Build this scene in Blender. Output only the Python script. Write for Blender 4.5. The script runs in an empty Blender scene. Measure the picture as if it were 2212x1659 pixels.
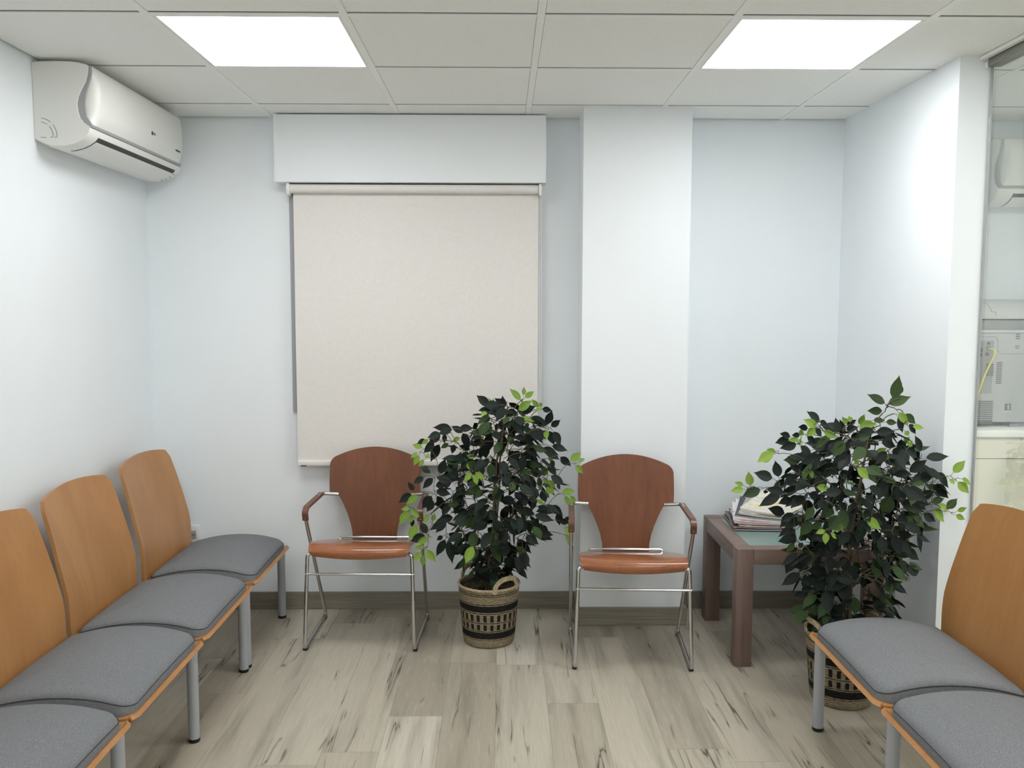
import bpy, bmesh, math, random
from mathutils import Vector, Matrix

# ------------------------------------------------------------------ scene, camera, exposure
scene = bpy.context.scene
COL = scene.collection
PI = math.pi
H = 2.359                      # ceiling height

cam_d = bpy.data.cameras.new('camera')
cam = bpy.data.objects.new('camera', cam_d)
COL.objects.link(cam)
PITCH, YAW, ROLL = 0.0855, 0.0112, 0.0019
fw = Vector((math.sin(YAW) * math.cos(PITCH), math.cos(YAW) * math.cos(PITCH), -math.sin(PITCH)))
rt = Vector((math.cos(YAW), -math.sin(YAW), 0))
up = rt.cross(fw)
rt2 = rt * math.cos(ROLL) + up * math.sin(ROLL)
up2 = up * math.cos(ROLL) - rt * math.sin(ROLL)
cam.matrix_world = Matrix((
    (rt2.x, up2.x, -fw.x, 0.0),
    (rt2.y, up2.y, -fw.y, -4.2346),
    (rt2.z, up2.z, -fw.z, 1.4706),
    (0, 0, 0, 1)))
cam_d.sensor_width = 36.0
cam_d.lens = 36.0 * 1905.3 / 2212.0
cam_d.clip_start = 0.05
scene.camera = cam

scene.view_settings.view_transform = 'Standard'
scene.view_settings.look = 'None'
scene.view_settings.gamma = 1.0
scene.view_settings.use_curve_mapping = False
scene.view_settings.exposure = 0.16
scene.cycles.max_bounces = 16
scene.cycles.diffuse_bounces = 10

world = bpy.data.worlds.new('world')
scene.world = world
world.use_nodes = True
wb = world.node_tree.nodes['Background']
wb.inputs[0].default_value = (0.9, 0.95, 1.0, 1)
wb.inputs[1].default_value = 0.3

PANEL = 13.0        # radiance of the ceiling light panels
PANEL_SIDE = 26.0   # panels of the neighbouring office

# ------------------------------------------------------------------ material helpers
def S(c):
    """sRGB 0-255 -> linear"""
    return tuple((v / 255 / 12.92) if v / 255 <= 0.04045 else ((v / 255 + 0.055) / 1.055) ** 2.4 for v in c) + (1.0,)

class Mat:
    def __init__(s, name, col=(0.5, 0.5, 0.5, 1), rough=0.5, metal=0.0, spec=0.5, coat=0.0, coat_r=0.1):
        s.m = bpy.data.materials.new(name)
        s.m.use_nodes = True
        s.t = s.m.node_tree
        s.b = s.t.nodes['Principled BSDF']
        s.set('Base Color', col); s.set('Roughness', rough); s.set('Metallic', metal)
        s.set('Specular IOR Level', spec); s.set('Coat Weight', coat); s.set('Coat Roughness', coat_r)
    def set(s, k, v):
        if isinstance(v, bpy.types.NodeSocket): s.t.links.new(v, s.b.inputs[k])
        else: s.b.inputs[k].default_value = v
        return s
    def put(s, sock, v):
        if isinstance(v, bpy.types.NodeSocket): s.t.links.new(v, sock)
        else: sock.default_value = v
    def n(s, t, **kw):
        nd = s.t.nodes.new(t)
        for k, v in kw.items(): setattr(nd, k, v)
        return nd
    def coord(s, kind='Object'):
        return s.n('ShaderNodeTexCoord').outputs[kind]
    def xyz(s, v):
        nd = s.n('ShaderNodeSeparateXYZ'); s.t.links.new(v, nd.inputs[0]); return nd.outputs
    def vec(s, x, y, z):
        nd = s.n('ShaderNodeCombineXYZ')
        for i, v in enumerate((x, y, z)): s.put(nd.inputs[i], v)
        return nd.outputs[0]
    def math(s, op, a, b=0.0, c=0.0, clamp=False):
        nd = s.n('ShaderNodeMath', operation=op, use_clamp=clamp)
        for i, v in enumerate((a, b, c)): s.put(nd.inputs[i], v)
        return nd.outputs[0]
    def noise(s, v, scale=1.0, detail=2.0, rough=0.5, dist=0.0):
        nd = s.n('ShaderNodeTexNoise')
        s.put(nd.inputs['Vector'], v)
        nd.inputs['Scale'].default_value = scale; nd.inputs['Detail'].default_value = detail
        nd.inputs['Roughness'].default_value = rough; nd.inputs['Distortion'].default_value = dist
        return nd.outputs['Fac']
    def white(s, v):
        nd = s.n('ShaderNodeTexWhiteNoise', noise_dimensions='3D'); s.put(nd.inputs['Vector'], v); return nd.outputs['Value']
    def scale(s, v, xyz):
        nd = s.n('ShaderNodeMapping'); s.t.links.new(v, nd.inputs[0]); nd.inputs['Scale'].default_value = xyz; return nd.outputs[0]
    def ramp(s, f, stops, interp='LINEAR'):
        nd = s.n('ShaderNodeValToRGB'); s.put(nd.inputs[0], f)
        cr = nd.color_ramp; cr.interpolation = interp
        while len(cr.elements) < len(stops): cr.elements.new(0.5)
        for e, (p, c) in zip(cr.elements, stops): e.position = p; e.color = c
        return nd.outputs[0]
    def mix(s, f, a, b, blend='MIX'):
        nd = s.n('ShaderNodeMix', data_type='RGBA', blend_type=blend)
        s.put(nd.inputs[0], f); s.put(nd.inputs[6], a); s.put(nd.inputs[7], b); return nd.outputs[2]
    def step(s, v, lo, hi):
        nd = s.n('ShaderNodeMapRange', interpolation_type='SMOOTHSTEP')
        s.put(nd.inputs[0], v); nd.inputs[1].default_value = lo; nd.inputs[2].default_value = hi; return nd.outputs[0]
    def bump(s, h, strength=0.2, dist=0.002):
        nd = s.n('ShaderNodeBump'); nd.inputs['Strength'].default_value = strength; nd.inputs['Distance'].default_value = dist
        s.t.links.new(h, nd.inputs['Height']); s.t.links.new(nd.outputs[0], s.b.inputs['Normal'])

def g(v): return (v, v, v, 1)

M = {}
def simple(name, col, rough=0.5, **kw):
    M[name] = Mat(name, S(col), rough, **kw); return M[name]

def plaster(name, col):
    m = Mat(name, S(col), 0.75, spec=0.25)
    c = m.coord()
    m.set('Base Color', m.mix(m.noise(c, 3.0, 3), S(col), S(tuple(v * 0.975 for v in col))))
    m.bump(m.noise(c, 160, 3), 0.06, 0.002)
    M[name] = m
plaster('wall_paint', (234, 239, 243))
plaster('pelmet_paint', (235, 239, 243))

m = Mat('ceiling_tile', S((214, 210, 200)), 0.85, spec=0.2)
c = m.coord()
m.set('Base Color', m.mix(m.step(m.noise(c, 420, 2), 0.35, 0.6), S((232, 234, 231)), S((241, 242, 240))))
m.bump(m.noise(c, 500, 2), 0.1, 0.001); M['ceiling_tile'] = m
simple('tee_paint', (238, 239, 236), 0.5)
simple('gap_shade', (26, 26, 24), 0.9)
simple('white_plastic', (226, 226, 222), 0.32)
simple('grey_plastic', (158, 160, 162), 0.35)
simple('black_plastic', (14, 14, 14), 0.45)
simple('ink', (60, 62, 64), 0.6)
simple('chrome', (205, 205, 205), 0.12, metal=1.0)
simple('leg_metal', (158, 161, 165), 0.35)
simple('satin_aluminium', (150, 150, 142), 0.3, metal=0.8)
simple('blind_bar', (232, 231, 226), 0.4)
simple('bead', (238, 238, 234), 0.3)

def emitter(name, col, k):
    m = bpy.data.materials.new(name); m.use_nodes = True
    nt = m.node_tree; nt.nodes.clear()
    e = nt.nodes.new('ShaderNodeEmission'); o = nt.nodes.new('ShaderNodeOutputMaterial')
    e.inputs[0].default_value = col; e.inputs[1].default_value = k
    nt.links.new(e.outputs[0], o.inputs[0])
    w = Mat.__new__(Mat); w.m = m; M[name] = w
emitter('panel_glow', (0.985, 0.99, 0.985, 1), PANEL)
emitter('panel_glow_office', (1.0, 0.98, 0.94, 1), PANEL_SIDE)

m = Mat('blind_fabric', S((222, 217, 208)), 0.85, spec=0.15)
c = m.coord()
wv = m.math('ADD', m.noise(m.scale(c, (900, 900, 40)), 1, 1), m.noise(m.scale(c, (40, 900, 900)), 1, 1))
m.set('Base Color', m.mix(m.step(wv, 0.6, 1.4), S((216, 213, 209)), S((227, 224, 221)))); M['blind_fabric'] = m

# laminate floor: planks along Y with greyed oak grain, cracks and knots
m = Mat('oak_laminate', S((170, 165, 150)), 0.42, spec=0.35)
c = m.coord(); x, y, z = m.xyz(c)
px = m.math('DIVIDE', m.math('ADD', x, 0.023), 0.192)
row = m.math('FLOOR', px)
off = m.math('MULTIPLY', m.white(m.vec(row, 3.7, 0.0)), 1.29)
py = m.math('DIVIDE', m.math('ADD', y, off), 1.29)
colm = m.math('FLOOR', py)
pid = m.white(m.vec(row, colm, 1.3)); pid2 = m.white(m.vec(colm, row, 7.9))
gx = m.math('ADD', x, m.math('MULTIPLY', pid, 37.0)); gy = m.math('ADD', y, m.math('MULTIPLY', pid2, 19.0))
gv = m.vec(gx, gy, 0.0)
fine = m.noise(m.scale(gv, (190, 6, 1)), 1, 3, 0.6)
broad = m.noise(m.scale(gv, (13, 0.9, 1)), 1, 3, 0.55, 0.3)
base = m.ramp(pid, [(0.0, S((156, 148, 134))), (0.3, S((184, 177, 162))), (0.6, S((170, 162, 147))), (1.0, S((194, 188, 174)))])
base = m.mix(m.math('MULTIPLY', m.step(fine, 0.35, 0.75), 0.30), base, S((146, 137, 121)))
base = m.mix(m.math('MULTIPLY', m.step(broad, 0.46, 0.74), 0.62), base, S((124, 117, 104)))
base = m.mix(m.math('MULTIPLY', m.step(m.noise(m.scale(gv, (75, 9, 1)), 1, 3), 0.5, 0.8), 0.22), base, S((205, 200, 186)))
ridge = m.noise(m.scale(gv, (9.5, 0.55, 1)), 1, 3.5, 0.55, 0.35)
near = m.math('ABSOLUTE', m.math('SUBTRACT', ridge, 0.5))
line = m.math('SUBTRACT', 1.0, m.step(near, 0.0008, 0.0065))
mask = m.step(m.noise(m.scale(gv, (7, 2.4, 1)), 1, 2), 0.50, 0.58)
crack = m.math('MULTIPLY', line, mask)
halo = m.math('MULTIPLY', m.math('SUBTRACT', 1.0, m.step(near, 0.0, 0.035)), mask)
base = m.mix(m.math('MULTIPLY', halo, 0.30), base, S((108, 100, 88)))
base = m.mix(m.math('MULTIPLY', crack, 0.80), base, S((52, 48, 42)))
knot = m.step(m.noise(m.scale(gv, (17, 11, 1)), 1, 1.5, 0.5, 0.6), 0.755, 0.83)
base = m.mix(m.math('MULTIPLY', knot, 0.45), base, S((78, 70, 60)))
fx = m.math('FRACT', px); fy = m.math('FRACT', py)
ex = m.math('MINIMUM', fx, m.math('SUBTRACT', 1.0, fx)); ey = m.math('MINIMUM', fy, m.math('SUBTRACT', 1.0, fy))
seam = m.math('MAXIMUM', m.math('SUBTRACT', 1.0, m.step(ex, 0.003, 0.010)), m.math('SUBTRACT', 1.0, m.step(ey, 0.0005, 0.0016)))
base = m.mix(m.math('MULTIPLY', seam, 0.35), base, S((96, 90, 80)))
m.set('Base Color', base)
m.set('Roughness', m.math('ADD', 0.36, m.math('MULTIPLY', fine, 0.16)))
m.bump(m.math('SUBTRACT', fine, m.math('MULTIPLY', crack, 1.5)), 0.08, 0.001)
M['oak_laminate'] = m

m = Mat('skirting_oak', S((126, 119, 104)), 0.45, spec=0.3)
c = m.coord()
gr = m.noise(m.scale(c, (3, 3, 150)), 1, 3, 0.6, 0.3)
m.set('Base Color', m.mix(m.step(gr, 0.3, 0.7), S((142, 136, 124)), S((120, 114, 102)))); M['skirting_oak'] = m

def veneer(name, a, b, dark, rough, coat, axis, coat_r=0.12, fine=0.45):
    """straight-grained veneer, grain along axis of the object"""
    m = Mat(name, S(a), rough, spec=0.4, coat=coat, coat_r=coat_r)
    c = m.coord()
    oi = m.n('ShaderNodeObjectInfo').outputs['Random']
    sc = [70, 70, 70]; sc['XYZ'.index(axis)] = 2.2
    sb = [9, 9, 9]; sb['XYZ'.index(axis)] = 0.9
    ad = m.n('ShaderNodeVectorMath', operation='ADD')
    m.t.links.new(c, ad.inputs[0]); m.t.links.new(m.vec(m.math('MULTIPLY', oi, 13.0), m.math('MULTIPLY', oi, 29.0), m.math('MULTIPLY', oi, 7.0)), ad.inputs[1])
    v = ad.outputs[0]
    f = m.noise(m.scale(v, sc), 1, 3, 0.6); w = m.noise(m.scale(v, sb), 1, 3, 0.55, 0.5)
    k = m.mix(m.step(w, 0.3, 0.7), S(a), S(b))
    k = m.mix(m.math('MULTIPLY', m.step(f, 0.4, 0.8), fine), k, S(dark))
    m.set('Base Color', k); m.bump(f, 0.03, 0.001); M[name] = m
veneer('cherry_back', (124, 74, 46), (110, 64, 38), (84, 48, 28), 0.38, 0.18, 'Z', coat_r=0.2)
veneer('cherry_seat', (156, 96, 58), (142, 85, 50), (112, 64, 38), 0.30, 0.6, 'Y', coat_r=0.06)
veneer('cherry_arm', (112, 74, 58), (100, 65, 50), (80, 50, 38), 0.4, 0.2, 'Y')
veneer('beech_shell', (174, 126, 79), (163, 115, 69), (146, 101, 59), 0.42, 0.15, 'Z', coat_r=0.25, fine=0.28)
veneer('walnut_table', (128, 107, 99), (112, 92, 84), (80, 61, 55), 0.45, 0.1, 'Z')
veneer('walnut_rail', (130, 109, 99), (114, 94, 84), (82, 64, 56), 0.45, 0.1, 'X')
veneer('walnut_rail_long', (130, 110, 102), (114, 95, 87), (82, 65, 58), 0.45, 0.1, 'Y')

m = Mat('grey_melange', S((120, 122, 128)), 0.92, spec=0.15)
c = m.coord()
n1 = m.noise(m.scale(c, (900, 260, 600)), 1, 2, 0.7); n2 = m.noise(m.scale(c, (300, 1000, 600)), 1, 2, 0.7)
nn = m.math('MULTIPLY', m.math('ADD', n1, n2), 0.5)
m.set('Base Color', m.ramp(nn, [(0.34, S((92, 94, 97))), (0.5, S((115, 117, 120))), (0.66, S((144, 146, 150)))]))
m.bump(nn, 0.15, 0.001); M['grey_melange'] = m
simple('piping', (58, 59, 63), 0.9)

m = Mat('frosted_glass', S((128, 152, 146)), 0.22, spec=0.5); M['frosted_glass'] = m
m = Mat('clear_glass', (1, 1, 1, 1), 0.0); m.set('Transmission Weight', 1.0); m.set('IOR', 1.02); m.set('Base Color', (0.985, 0.995, 0.99, 1)); M['clear_glass'] = m
m = Mat('green_glass', (0.75, 0.93, 0.88, 1), 0.02); m.set('Transmission Weight', 1.0); m.set('IOR', 1.2); M['green_glass'] = m
m = Mat('window_glass', S((120, 130, 138)), 0.05); M['window_glass'] = m

# woven seagrass basket, bands by height and angle about the basket's axis
m = Mat('seagrass_weave', S((176, 156, 118)), 0.75, spec=0.25)
c = m.coord(); x, y, z = m.xyz(c)
ang = m.math('DIVIDE', m.math('ARCTAN2', y, x), 2 * PI)
u = m.math('DIVIDE', z, 0.262)
wob = m.math('MULTIPLY', m.math('SUBTRACT', m.noise(c, 120, 2), 0.5), 0.012)
uw = m.math('ADD', u, wob)
NAT = S((190, 176, 146)); BLK = S((20, 19, 20))
st = [(0.0, NAT), (0.15, BLK), (0.160, NAT), (0.172, BLK), (0.283, NAT), (0.297, BLK), (0.309, NAT), (0.443, BLK), (0.457, NAT),
      (0.608, BLK), (0.618, NAT), (0.636, BLK), (0.745, NAT), (0.758, BLK), (0.770, NAT), (0.902, BLK), (0.913, NAT), (0.930, BLK), (0.942, NAT)]
band = m.ramp(uw, st, 'CONSTANT')
blk = m.math('GREATER_THAN', m.math('FRACT', m.math('ADD', m.math('MULTIPLY', ang, 26.0), m.math('MULTIPLY', wob, 9.0))), 0.52)
inb = m.math('MAXIMUM', m.math('MULTIPLY', m.math('GREATER_THAN', uw, 0.328), m.math('LESS_THAN', uw, 0.424)),
             m.math('MULTIPLY', m.math('GREATER_THAN', uw, 0.474), m.math('LESS_THAN', uw, 0.586)))
band = m.mix(m.math('MULTIPLY', blk, inb), band, BLK)
weft = m.math('SINE', m.math('ADD', m.math('MULTIPLY', z, 2 * PI / 0.0075), m.math('MULTIPLY', m.math('FLOOR', m.math('MULTIPLY', ang, 52.0)), PI)))
tint = m.noise(m.scale(c, (70, 70, 160)), 1, 3, 0.7)
band = m.mix(m.math('MULTIPLY', m.step(tint, 0.35, 0.7), 0.6), band, S((176, 152, 112)), 'MULTIPLY')
m.set('Base Color', m.mix(m.math('MULTIPLY', m.step(weft, -1.0, 0.4), 0.35), m.mix(0.55, band, g(0.01)), band))
m.bump(weft, 0.6, 0.003); M['seagrass_weave'] = m
m = Mat('seagrass_plain', S((176, 156, 118)), 0.75, spec=0.25)
c = m.coord(); t_ = m.noise(m.scale(c, (220, 220, 90)), 1, 2, 0.7)
m.set('Base Color', m.mix(m.step(t_, 0.35, 0.7), S((192, 178, 148)), S((140, 122, 92)))); m.bump(t_, 0.5, 0.003); M['seagrass_plain'] = m

def leaf_mat(name, a, b, rough, trans):
    m = Mat(name, S(a), rough, spec=0.2)
    ge = m.n('ShaderNodeNewGeometry')
    r = ge.outputs['Random Per Island']
    uv = m.coord('UV'); ux, uy, uz = m.xyz(uv)
    vein = m.math('SUBTRACT', 1.0, m.step(m.math('ABSOLUTE', m.math('SUBTRACT', ux, 0.5)), 0.0, 0.05))
    k = m.mix(r, S(a), S(b))
    m.set('Base Color', m.mix(m.math('MULTIPLY', vein, 0.14), k, S(tuple(min(255, v * 1.5 + 12) for v in b))))
    M[name] = m
leaf_mat('leaf_dark', (17, 24, 21), (32, 42, 36), 0.55, 0)
leaf_mat('leaf_mid', (42, 60, 34), (60, 80, 42), 0.55, 0)
leaf_mat('leaf_young', (100, 132, 50), (132, 160, 70), 0.58, 0)
m = Mat('bark', S((92, 82, 68)), 0.85, spec=0.2); c = m.coord()
m.set('Base Color', m.mix(m.noise(m.scale(c, (90, 90, 25)), 1, 3), S((70, 60, 48)), S((124, 112, 94)))); M['bark'] = m
simple('twig', (84, 80, 58), 0.8)
simple('plant_soil', (38, 32, 26), 0.95)
simple('printer_grey', (170, 172, 172), 0.5)
simple('printer_light', (186, 188, 188), 0.5)
simple('printer_dark', (140, 143, 143), 0.55)
simple('seam_grey', (128, 130, 130), 0.7)
simple('slot_dark', (78, 80, 80), 0.7)
simple('port_metal', (110, 112, 112), 0.4, metal=0.6)
simple('cable_yellow', (226, 212, 96), 0.5)
simple('counter_cream', (222, 219, 203), 0.45)
simple('counter_white', (240, 240, 236), 0.35)
simple('paper', (232, 231, 226), 0.8)

# ------------------------------------------------------------------ mesh builder
class MB:
    def __init__(s): s.v = []; s.f = []; s.mi = []; s.uv = None; s.cur = 0
    def add(s, vs, fs):
        o = len(s.v); s.v += [tuple(v) for v in vs]
        for f in fs: s.f.append(tuple(o + i for i in f)); s.mi.append(s.cur)
        return o
    def box(s, x0, x1, y0, y1, z0, z1, bev=0.0):
        if bev <= 0:
            s.add([(x, y, z) for z in (z0, z1) for y in (y0, y1) for x in (x0, x1)],
                  [(0, 2, 3, 1), (4, 5, 7, 6), (0, 1, 5, 4), (2, 6, 7, 3), (0, 4, 6, 2), (1, 3, 7, 5)]); return s
        bm = bmesh.new(); bmesh.ops.create_cube(bm, size=1)
        for v in bm.verts: v.co = Vector(((x0 + x1) / 2 + v.co.x * (x1 - x0), (y0 + y1) / 2 + v.co.y * (y1 - y0), (z0 + z1) / 2 + v.co.z * (z1 - z0)))
        bmesh.ops.bevel(bm, geom=bm.edges[:], offset=bev, segments=2, affect='EDGES', profile=0.5)
        s.bm(bm); return s
    def bm(s, bm):
        bm.verts.index_update()
        s.add([v.co for v in bm.verts], [[v.index for v in f.verts] for f in bm.faces]); bm.free()
    def tube(s, pts, r, n=10, cap=True, flat=None):
        pts = [Vector(p) for p in pts]
        rs = r if isinstance(r, (list, tuple)) else [r] * len(pts)
        T = []
        for i in range(len(pts)):
            a = pts[max(i - 1, 0)]; b = pts[min(i + 1, len(pts) - 1)]
            d = (b - a); T.append(d.normalized() if d.length > 1e-9 else Vector((0, 0, 1)))
        N = T[0].orthogonal().normalized(); vs = []
        for i, p in enumerate(pts):
            N = (N - T[i] * N.dot(T[i])).normalized(); B = T[i].cross(N)
            for k in range(n):
                a = 2 * PI * k / n; vs.append(p + (N * math.cos(a) + B * math.sin(a)) * rs[i])
        fs = []
        for i in range(len(pts) - 1):
            for k in range(n):
                k2 = (k + 1) % n; fs.append((i * n + k, i * n + k2, (i + 1) * n + k2, (i + 1) * n + k))
        if cap: fs.append(tuple(range(n - 1, -1, -1))); fs.append(tuple((len(pts) - 1) * n + k for k in range(n)))
        s.add(vs, fs); return s
    def sweep(s, pts, sec, upv=(0, 0, 1), side=None):
        """sweep closed 2D section (a: sideways, b: along the path's own up) along pts"""
        pts = [Vector(p) for p in pts]; upv = Vector(upv); vs = []; n = len(sec)
        for i, p in enumerate(pts):
            a = pts[max(i - 1, 0)]; b = pts[min(i + 1, len(pts) - 1)]; t = (b - a).normalized()
            sd = Vector(side) if side is not None else t.cross(upv).normalized()
            u_ = sd.cross(t).normalized()
            for (q, w) in sec: vs.append(p + sd * q + u_ * w)
        fs = []
        for i in range(len(pts) - 1):
            for k in range(n):
                k2 = (k + 1) % n; fs.append((i * n + k, i * n + k2, (i + 1) * n + k2, (i + 1) * n + k))
        fs.append(tuple(range(n - 1, -1, -1))); fs.append(tuple((len(pts) - 1) * n + k for k in range(n)))
        s.add(vs, fs); return s
    def prism(s, poly, axis, a0, a1):
        """poly of 2D points extruded along axis from a0 to a1 (2D = the two other axes in xyz order)"""
        def P(p, a):
            l = list(p); l.insert('xyz'.index(axis), a); return l
        n = len(poly)
        s.add([P(p, a0) for p in poly] + [P(p, a1) for p in poly],
              [tuple(range(n - 1, -1, -1)), tuple(range(n, 2 * n))] + [(k, (k + 1) % n, n + (k + 1) % n, n + k) for k in range(n)]); return s
    def lathe(s, prof, n=48, c=(0, 0, 0), closed=False):
        vs = []
        for (r, z) in prof:
            for k in range(n):
                a = 2 * PI * k / n; vs.append((c[0] + r * math.cos(a), c[1] + r * math.sin(a), c[2] + z))
        fs = []
        for i in range(len(prof) - 1):
            for k in range(n):
                k2 = (k + 1) % n; fs.append((i * n + k, i * n + k2, (i + 1) * n + k2, (i + 1) * n + k))
        if not closed: fs.append(tuple(range(n - 1, -1, -1))); fs.append(tuple((len(prof) - 1) * n + k for k in range(n)))
        s.add(vs, fs); return s
    def shell(s, grid, th, flip=False):
        """solid sheet from a grid of points, thickness th along the grid normals"""
        R = len(grid); C_ = len(grid[0]); G = [[Vector(p) for p in r] for r in grid]
        def nrm(i, j):
            du = G[min(i + 1, R - 1)][j] - G[max(i - 1, 0)][j]; dv = G[i][min(j + 1, C_ - 1)] - G[i][max(j - 1, 0)]
            n = du.cross(dv); n = n.normalized() if n.length > 1e-12 else Vector((0, 0, 1)); return -n if flip else n
        top = [G[i][j] for i in range(R) for j in range(C_)]
        bot = [G[i][j] - nrm(i, j) * th for i in range(R) for j in range(C_)]
        n = R * C_; fs = []
        for i in range(R - 1):
            for j in range(C_ - 1):
                a, b, c_, d = i * C_ + j, i * C_ + j + 1, (i + 1) * C_ + j + 1, (i + 1) * C_ + j
                q1 = (a, d, c_, b); q2 = (n + a, n + b, n + c_, n + d)
                fs.append(q1[::-1] if flip else q1); fs.append(q2[::-1] if flip else q2)
        ring = [(0, j) for j in range(C_)] + [(i, C_ - 1) for i in range(1, R)] + [(R - 1, j) for j in range(C_ - 2, -1, -1)] + [(i, 0) for i in range(R - 2, 0, -1)]
        ids = [i * C_ + j for i, j in ring]
        for k in range(len(ids)):
            a, b = ids[k], ids[(k + 1) % len(ids)]
            q = (a, b, n + b, n + a); fs.append(q[::-1] if flip else q)
        s.add(top + bot, fs); return s
    def build(s, name, mat, parent=None, smooth=0.6, loc=None, mats=None):
        me = bpy.data.meshes.new(name)
        me.from_pydata([tuple(v) for v in s.v], [], s.f)
        for mm in ([mat] if mats is None else mats): me.materials.append(M[mm].m)
        if mats is not None: me.polygons.foreach_set('material_index', s.mi)
        if s.uv:
            uvl = me.uv_layers.new(name='UVMap')
            for lp in me.loops: uvl.data[lp.index].uv = s.uv[lp.vertex_index]
        bm = bmesh.new(); bm.from_mesh(me); bmesh.ops.recalc_face_normals(bm, faces=bm.faces); bm.to_mesh(me); bm.free()
        if smooth:
            me.polygons.foreach_set('use_smooth', [True] * len(me.polygons))
            try: me.set_sharp_from_angle(angle=smooth)
            except Exception: pass
        me.update()
        o = bpy.data.objects.new(name, me); COL.objects.link(o)
        if loc: o.location = loc
        if parent: o.parent = parent
        return o

def fillet(pts, r, n=5):
    P = [Vector(p) for p in pts]; out = [P[0]]
    rr = r if isinstance(r, (list, tuple)) else [r] * len(P)
    for i in range(1, len(P) - 1):
        a = (P[i - 1] - P[i]); b = (P[i + 1] - P[i]); d = min(rr[i], a.length * .49, b.length * .49)
        p0 = P[i] + a.normalized() * d; p1 = P[i] + b.normalized() * d
        for k in range(n + 1):
            t = k / n; out.append(p0 * (1 - t) ** 2 + P[i] * 2 * t * (1 - t) + p1 * t * t)
    out.append(P[-1]); return out

def lerp(a, b, t): return a + (b - a) * t
def interp(tab, x):
    if x <= tab[0][0]: return tab[0][1]
    for (x0, y0), (x1, y1) in zip(tab, tab[1:]):
        if x <= x1: return lerp(y0, y1, (x - x0) / (x1 - x0))
    return tab[-1][1]

def tag(o, label, cat, group=None):
    o['label'] = label; o['category'] = cat
    if group: o['group'] = group
    return o
def thing(name, label, cat, loc=(0, 0, 0), rz=0.0, group=None):
    o = bpy.data.objects.new(name, None); COL.objects.link(o); o.empty_display_size = 0.05
    o.location = loc; o.rotation_euler = (0, 0, rz); return tag(o, label, cat, group)
def struct(name, mb, mat, parent=None, smooth=0, mats=None):
    o = mb.build(name, mat, parent, smooth, mats=mats)
    if parent is None: o['kind'] = 'structure'
    return o
def dup(root, loc, rz=0.0, label=None, mirror=False):
    r = root.copy(); COL.objects.link(r); r.location = loc; r.rotation_euler = (0, 0, rz)
    if label: r['label'] = label
    for ch in list(root.children):
        c_ = ch.copy(); COL.objects.link(c_); c_.parent = r
        for gch in ch.children:
            d = gch.copy(); COL.objects.link(d); d.parent = c_
    return r

# ------------------------------------------------------------------ room shell
XL, XR, XF, YF = -1.68, 1.615, 4.6, -6.6       # left wall, short right wall, far office wall, wall behind the viewer
struct('floor', MB().box(XL - .1, XF + .1, YF - .1, 0.1, -0.1, 0.0), 'oak_laminate')
struct('wall_left', MB().box(XL - .12, XL, YF - .1, 0.12, 0, 2.6), 'wall_paint')
struct('wall_back', MB().box(XL, XF + .1, 0.0, 0.12, 0, 2.6), 'wall_paint')
struct('wall_right', MB().box(XR, XR + .112, -1.055, 0.0, 0, 2.6), 'wall_paint')
struct('wall_front', MB().box(XL, XF + .1, YF - .1, YF, 0, 2.6), 'wall_paint')
struct('wall_office', MB().box(XF, XF + .1, YF, 0.0, 0, 2.6), 'wall_paint')
struct('wall_pillar', MB().box(0.362, 0.846, -0.232, 0.0, 0, 2.6), 'wall_paint')
# skirting
def skirt(name, x0, x1, y0, y1): return struct(name, MB().box(x0, x1, y0, y1, 0, 0.086, 0.002), 'skirting_oak')
T_ = 0.013
skirt('baseboard_back', XL, 0.362 - T_, -T_, 0)
skirt('baseboard_pillar', 0.362 - T_, 0.846 + T_, -0.232 - T_, -0.232)
skirt('baseboard_pillar_left', 0.362 - T_, 0.362, -0.232, 0)
skirt('baseboard_pillar_right', 0.846, 0.846 + T_, -0.232, 0)
skirt('baseboard_alcove', 0.846 + T_, XR, -T_, 0)
skirt('baseboard_left', XL, XL + T_, YF, -T_)

# suspended ceiling: tees on a 0.6 m grid, tiles laid in, dark plenum above
GX, GY = -1.0825, -1.458
mb = MB()
panels_main = [(1, 0), (5, 0), (1, 4), (5, 4)]
panels_off = [(8, 0), (8, 4)]
xs = [GX - .6 + .6 * i for i in range(-1, 12)]; ys = [GY + .6 * j for j in range(-10, 4)]
holes = set()
LIGHTS = [(0, 0), (3, 0), (0, -4), (3, -4), (0, -7), (3, -7)]
OFF_LIGHTS = [(7, -2), (8, -5), (5, -2)]
for (i, j) in LIGHTS + OFF_LIGHTS: holes.add((i, j))
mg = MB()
for i in range(-2, 11):
    for j in range(-10, 4):
        if (i, j) in holes: continue
        x0, x1 = GX + .6 * i, GX + .6 * i + .6; y0, y1 = GY + .6 * j, GY + .6 * j + .6
        a0, a1, b0, b1 = x0 + .012 + .0012, x1 - .012 - .0012, y0 + .012 + .001, y1 - .012 - .0125
        a0 = max(a0, XL + .004); a1 = min(a1, XF - .004); b0 = max(b0, YF + .004); b1 = min(b1, -.0105)
        if a1 - a0 < .02 or b1 - b0 < .02: continue
        mb.box(a0, a1, b0, b1, H + .0015, H + .013)
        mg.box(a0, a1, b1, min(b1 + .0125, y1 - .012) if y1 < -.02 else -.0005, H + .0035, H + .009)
struct('ceiling', mb, 'ceiling_tile')
struct('gap_shade_strips', mg, 'gap_shade')  # near-black strips closing the tile and wall gaps, shadow lines painted by colour
mb = MB()
for i in range(-2, 12):
    x = GX + .6 * i
    if XL + .02 < x < XF - .02: mb.box(x - .012, x + .012, YF, -.0005, H, H + .010)
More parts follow.
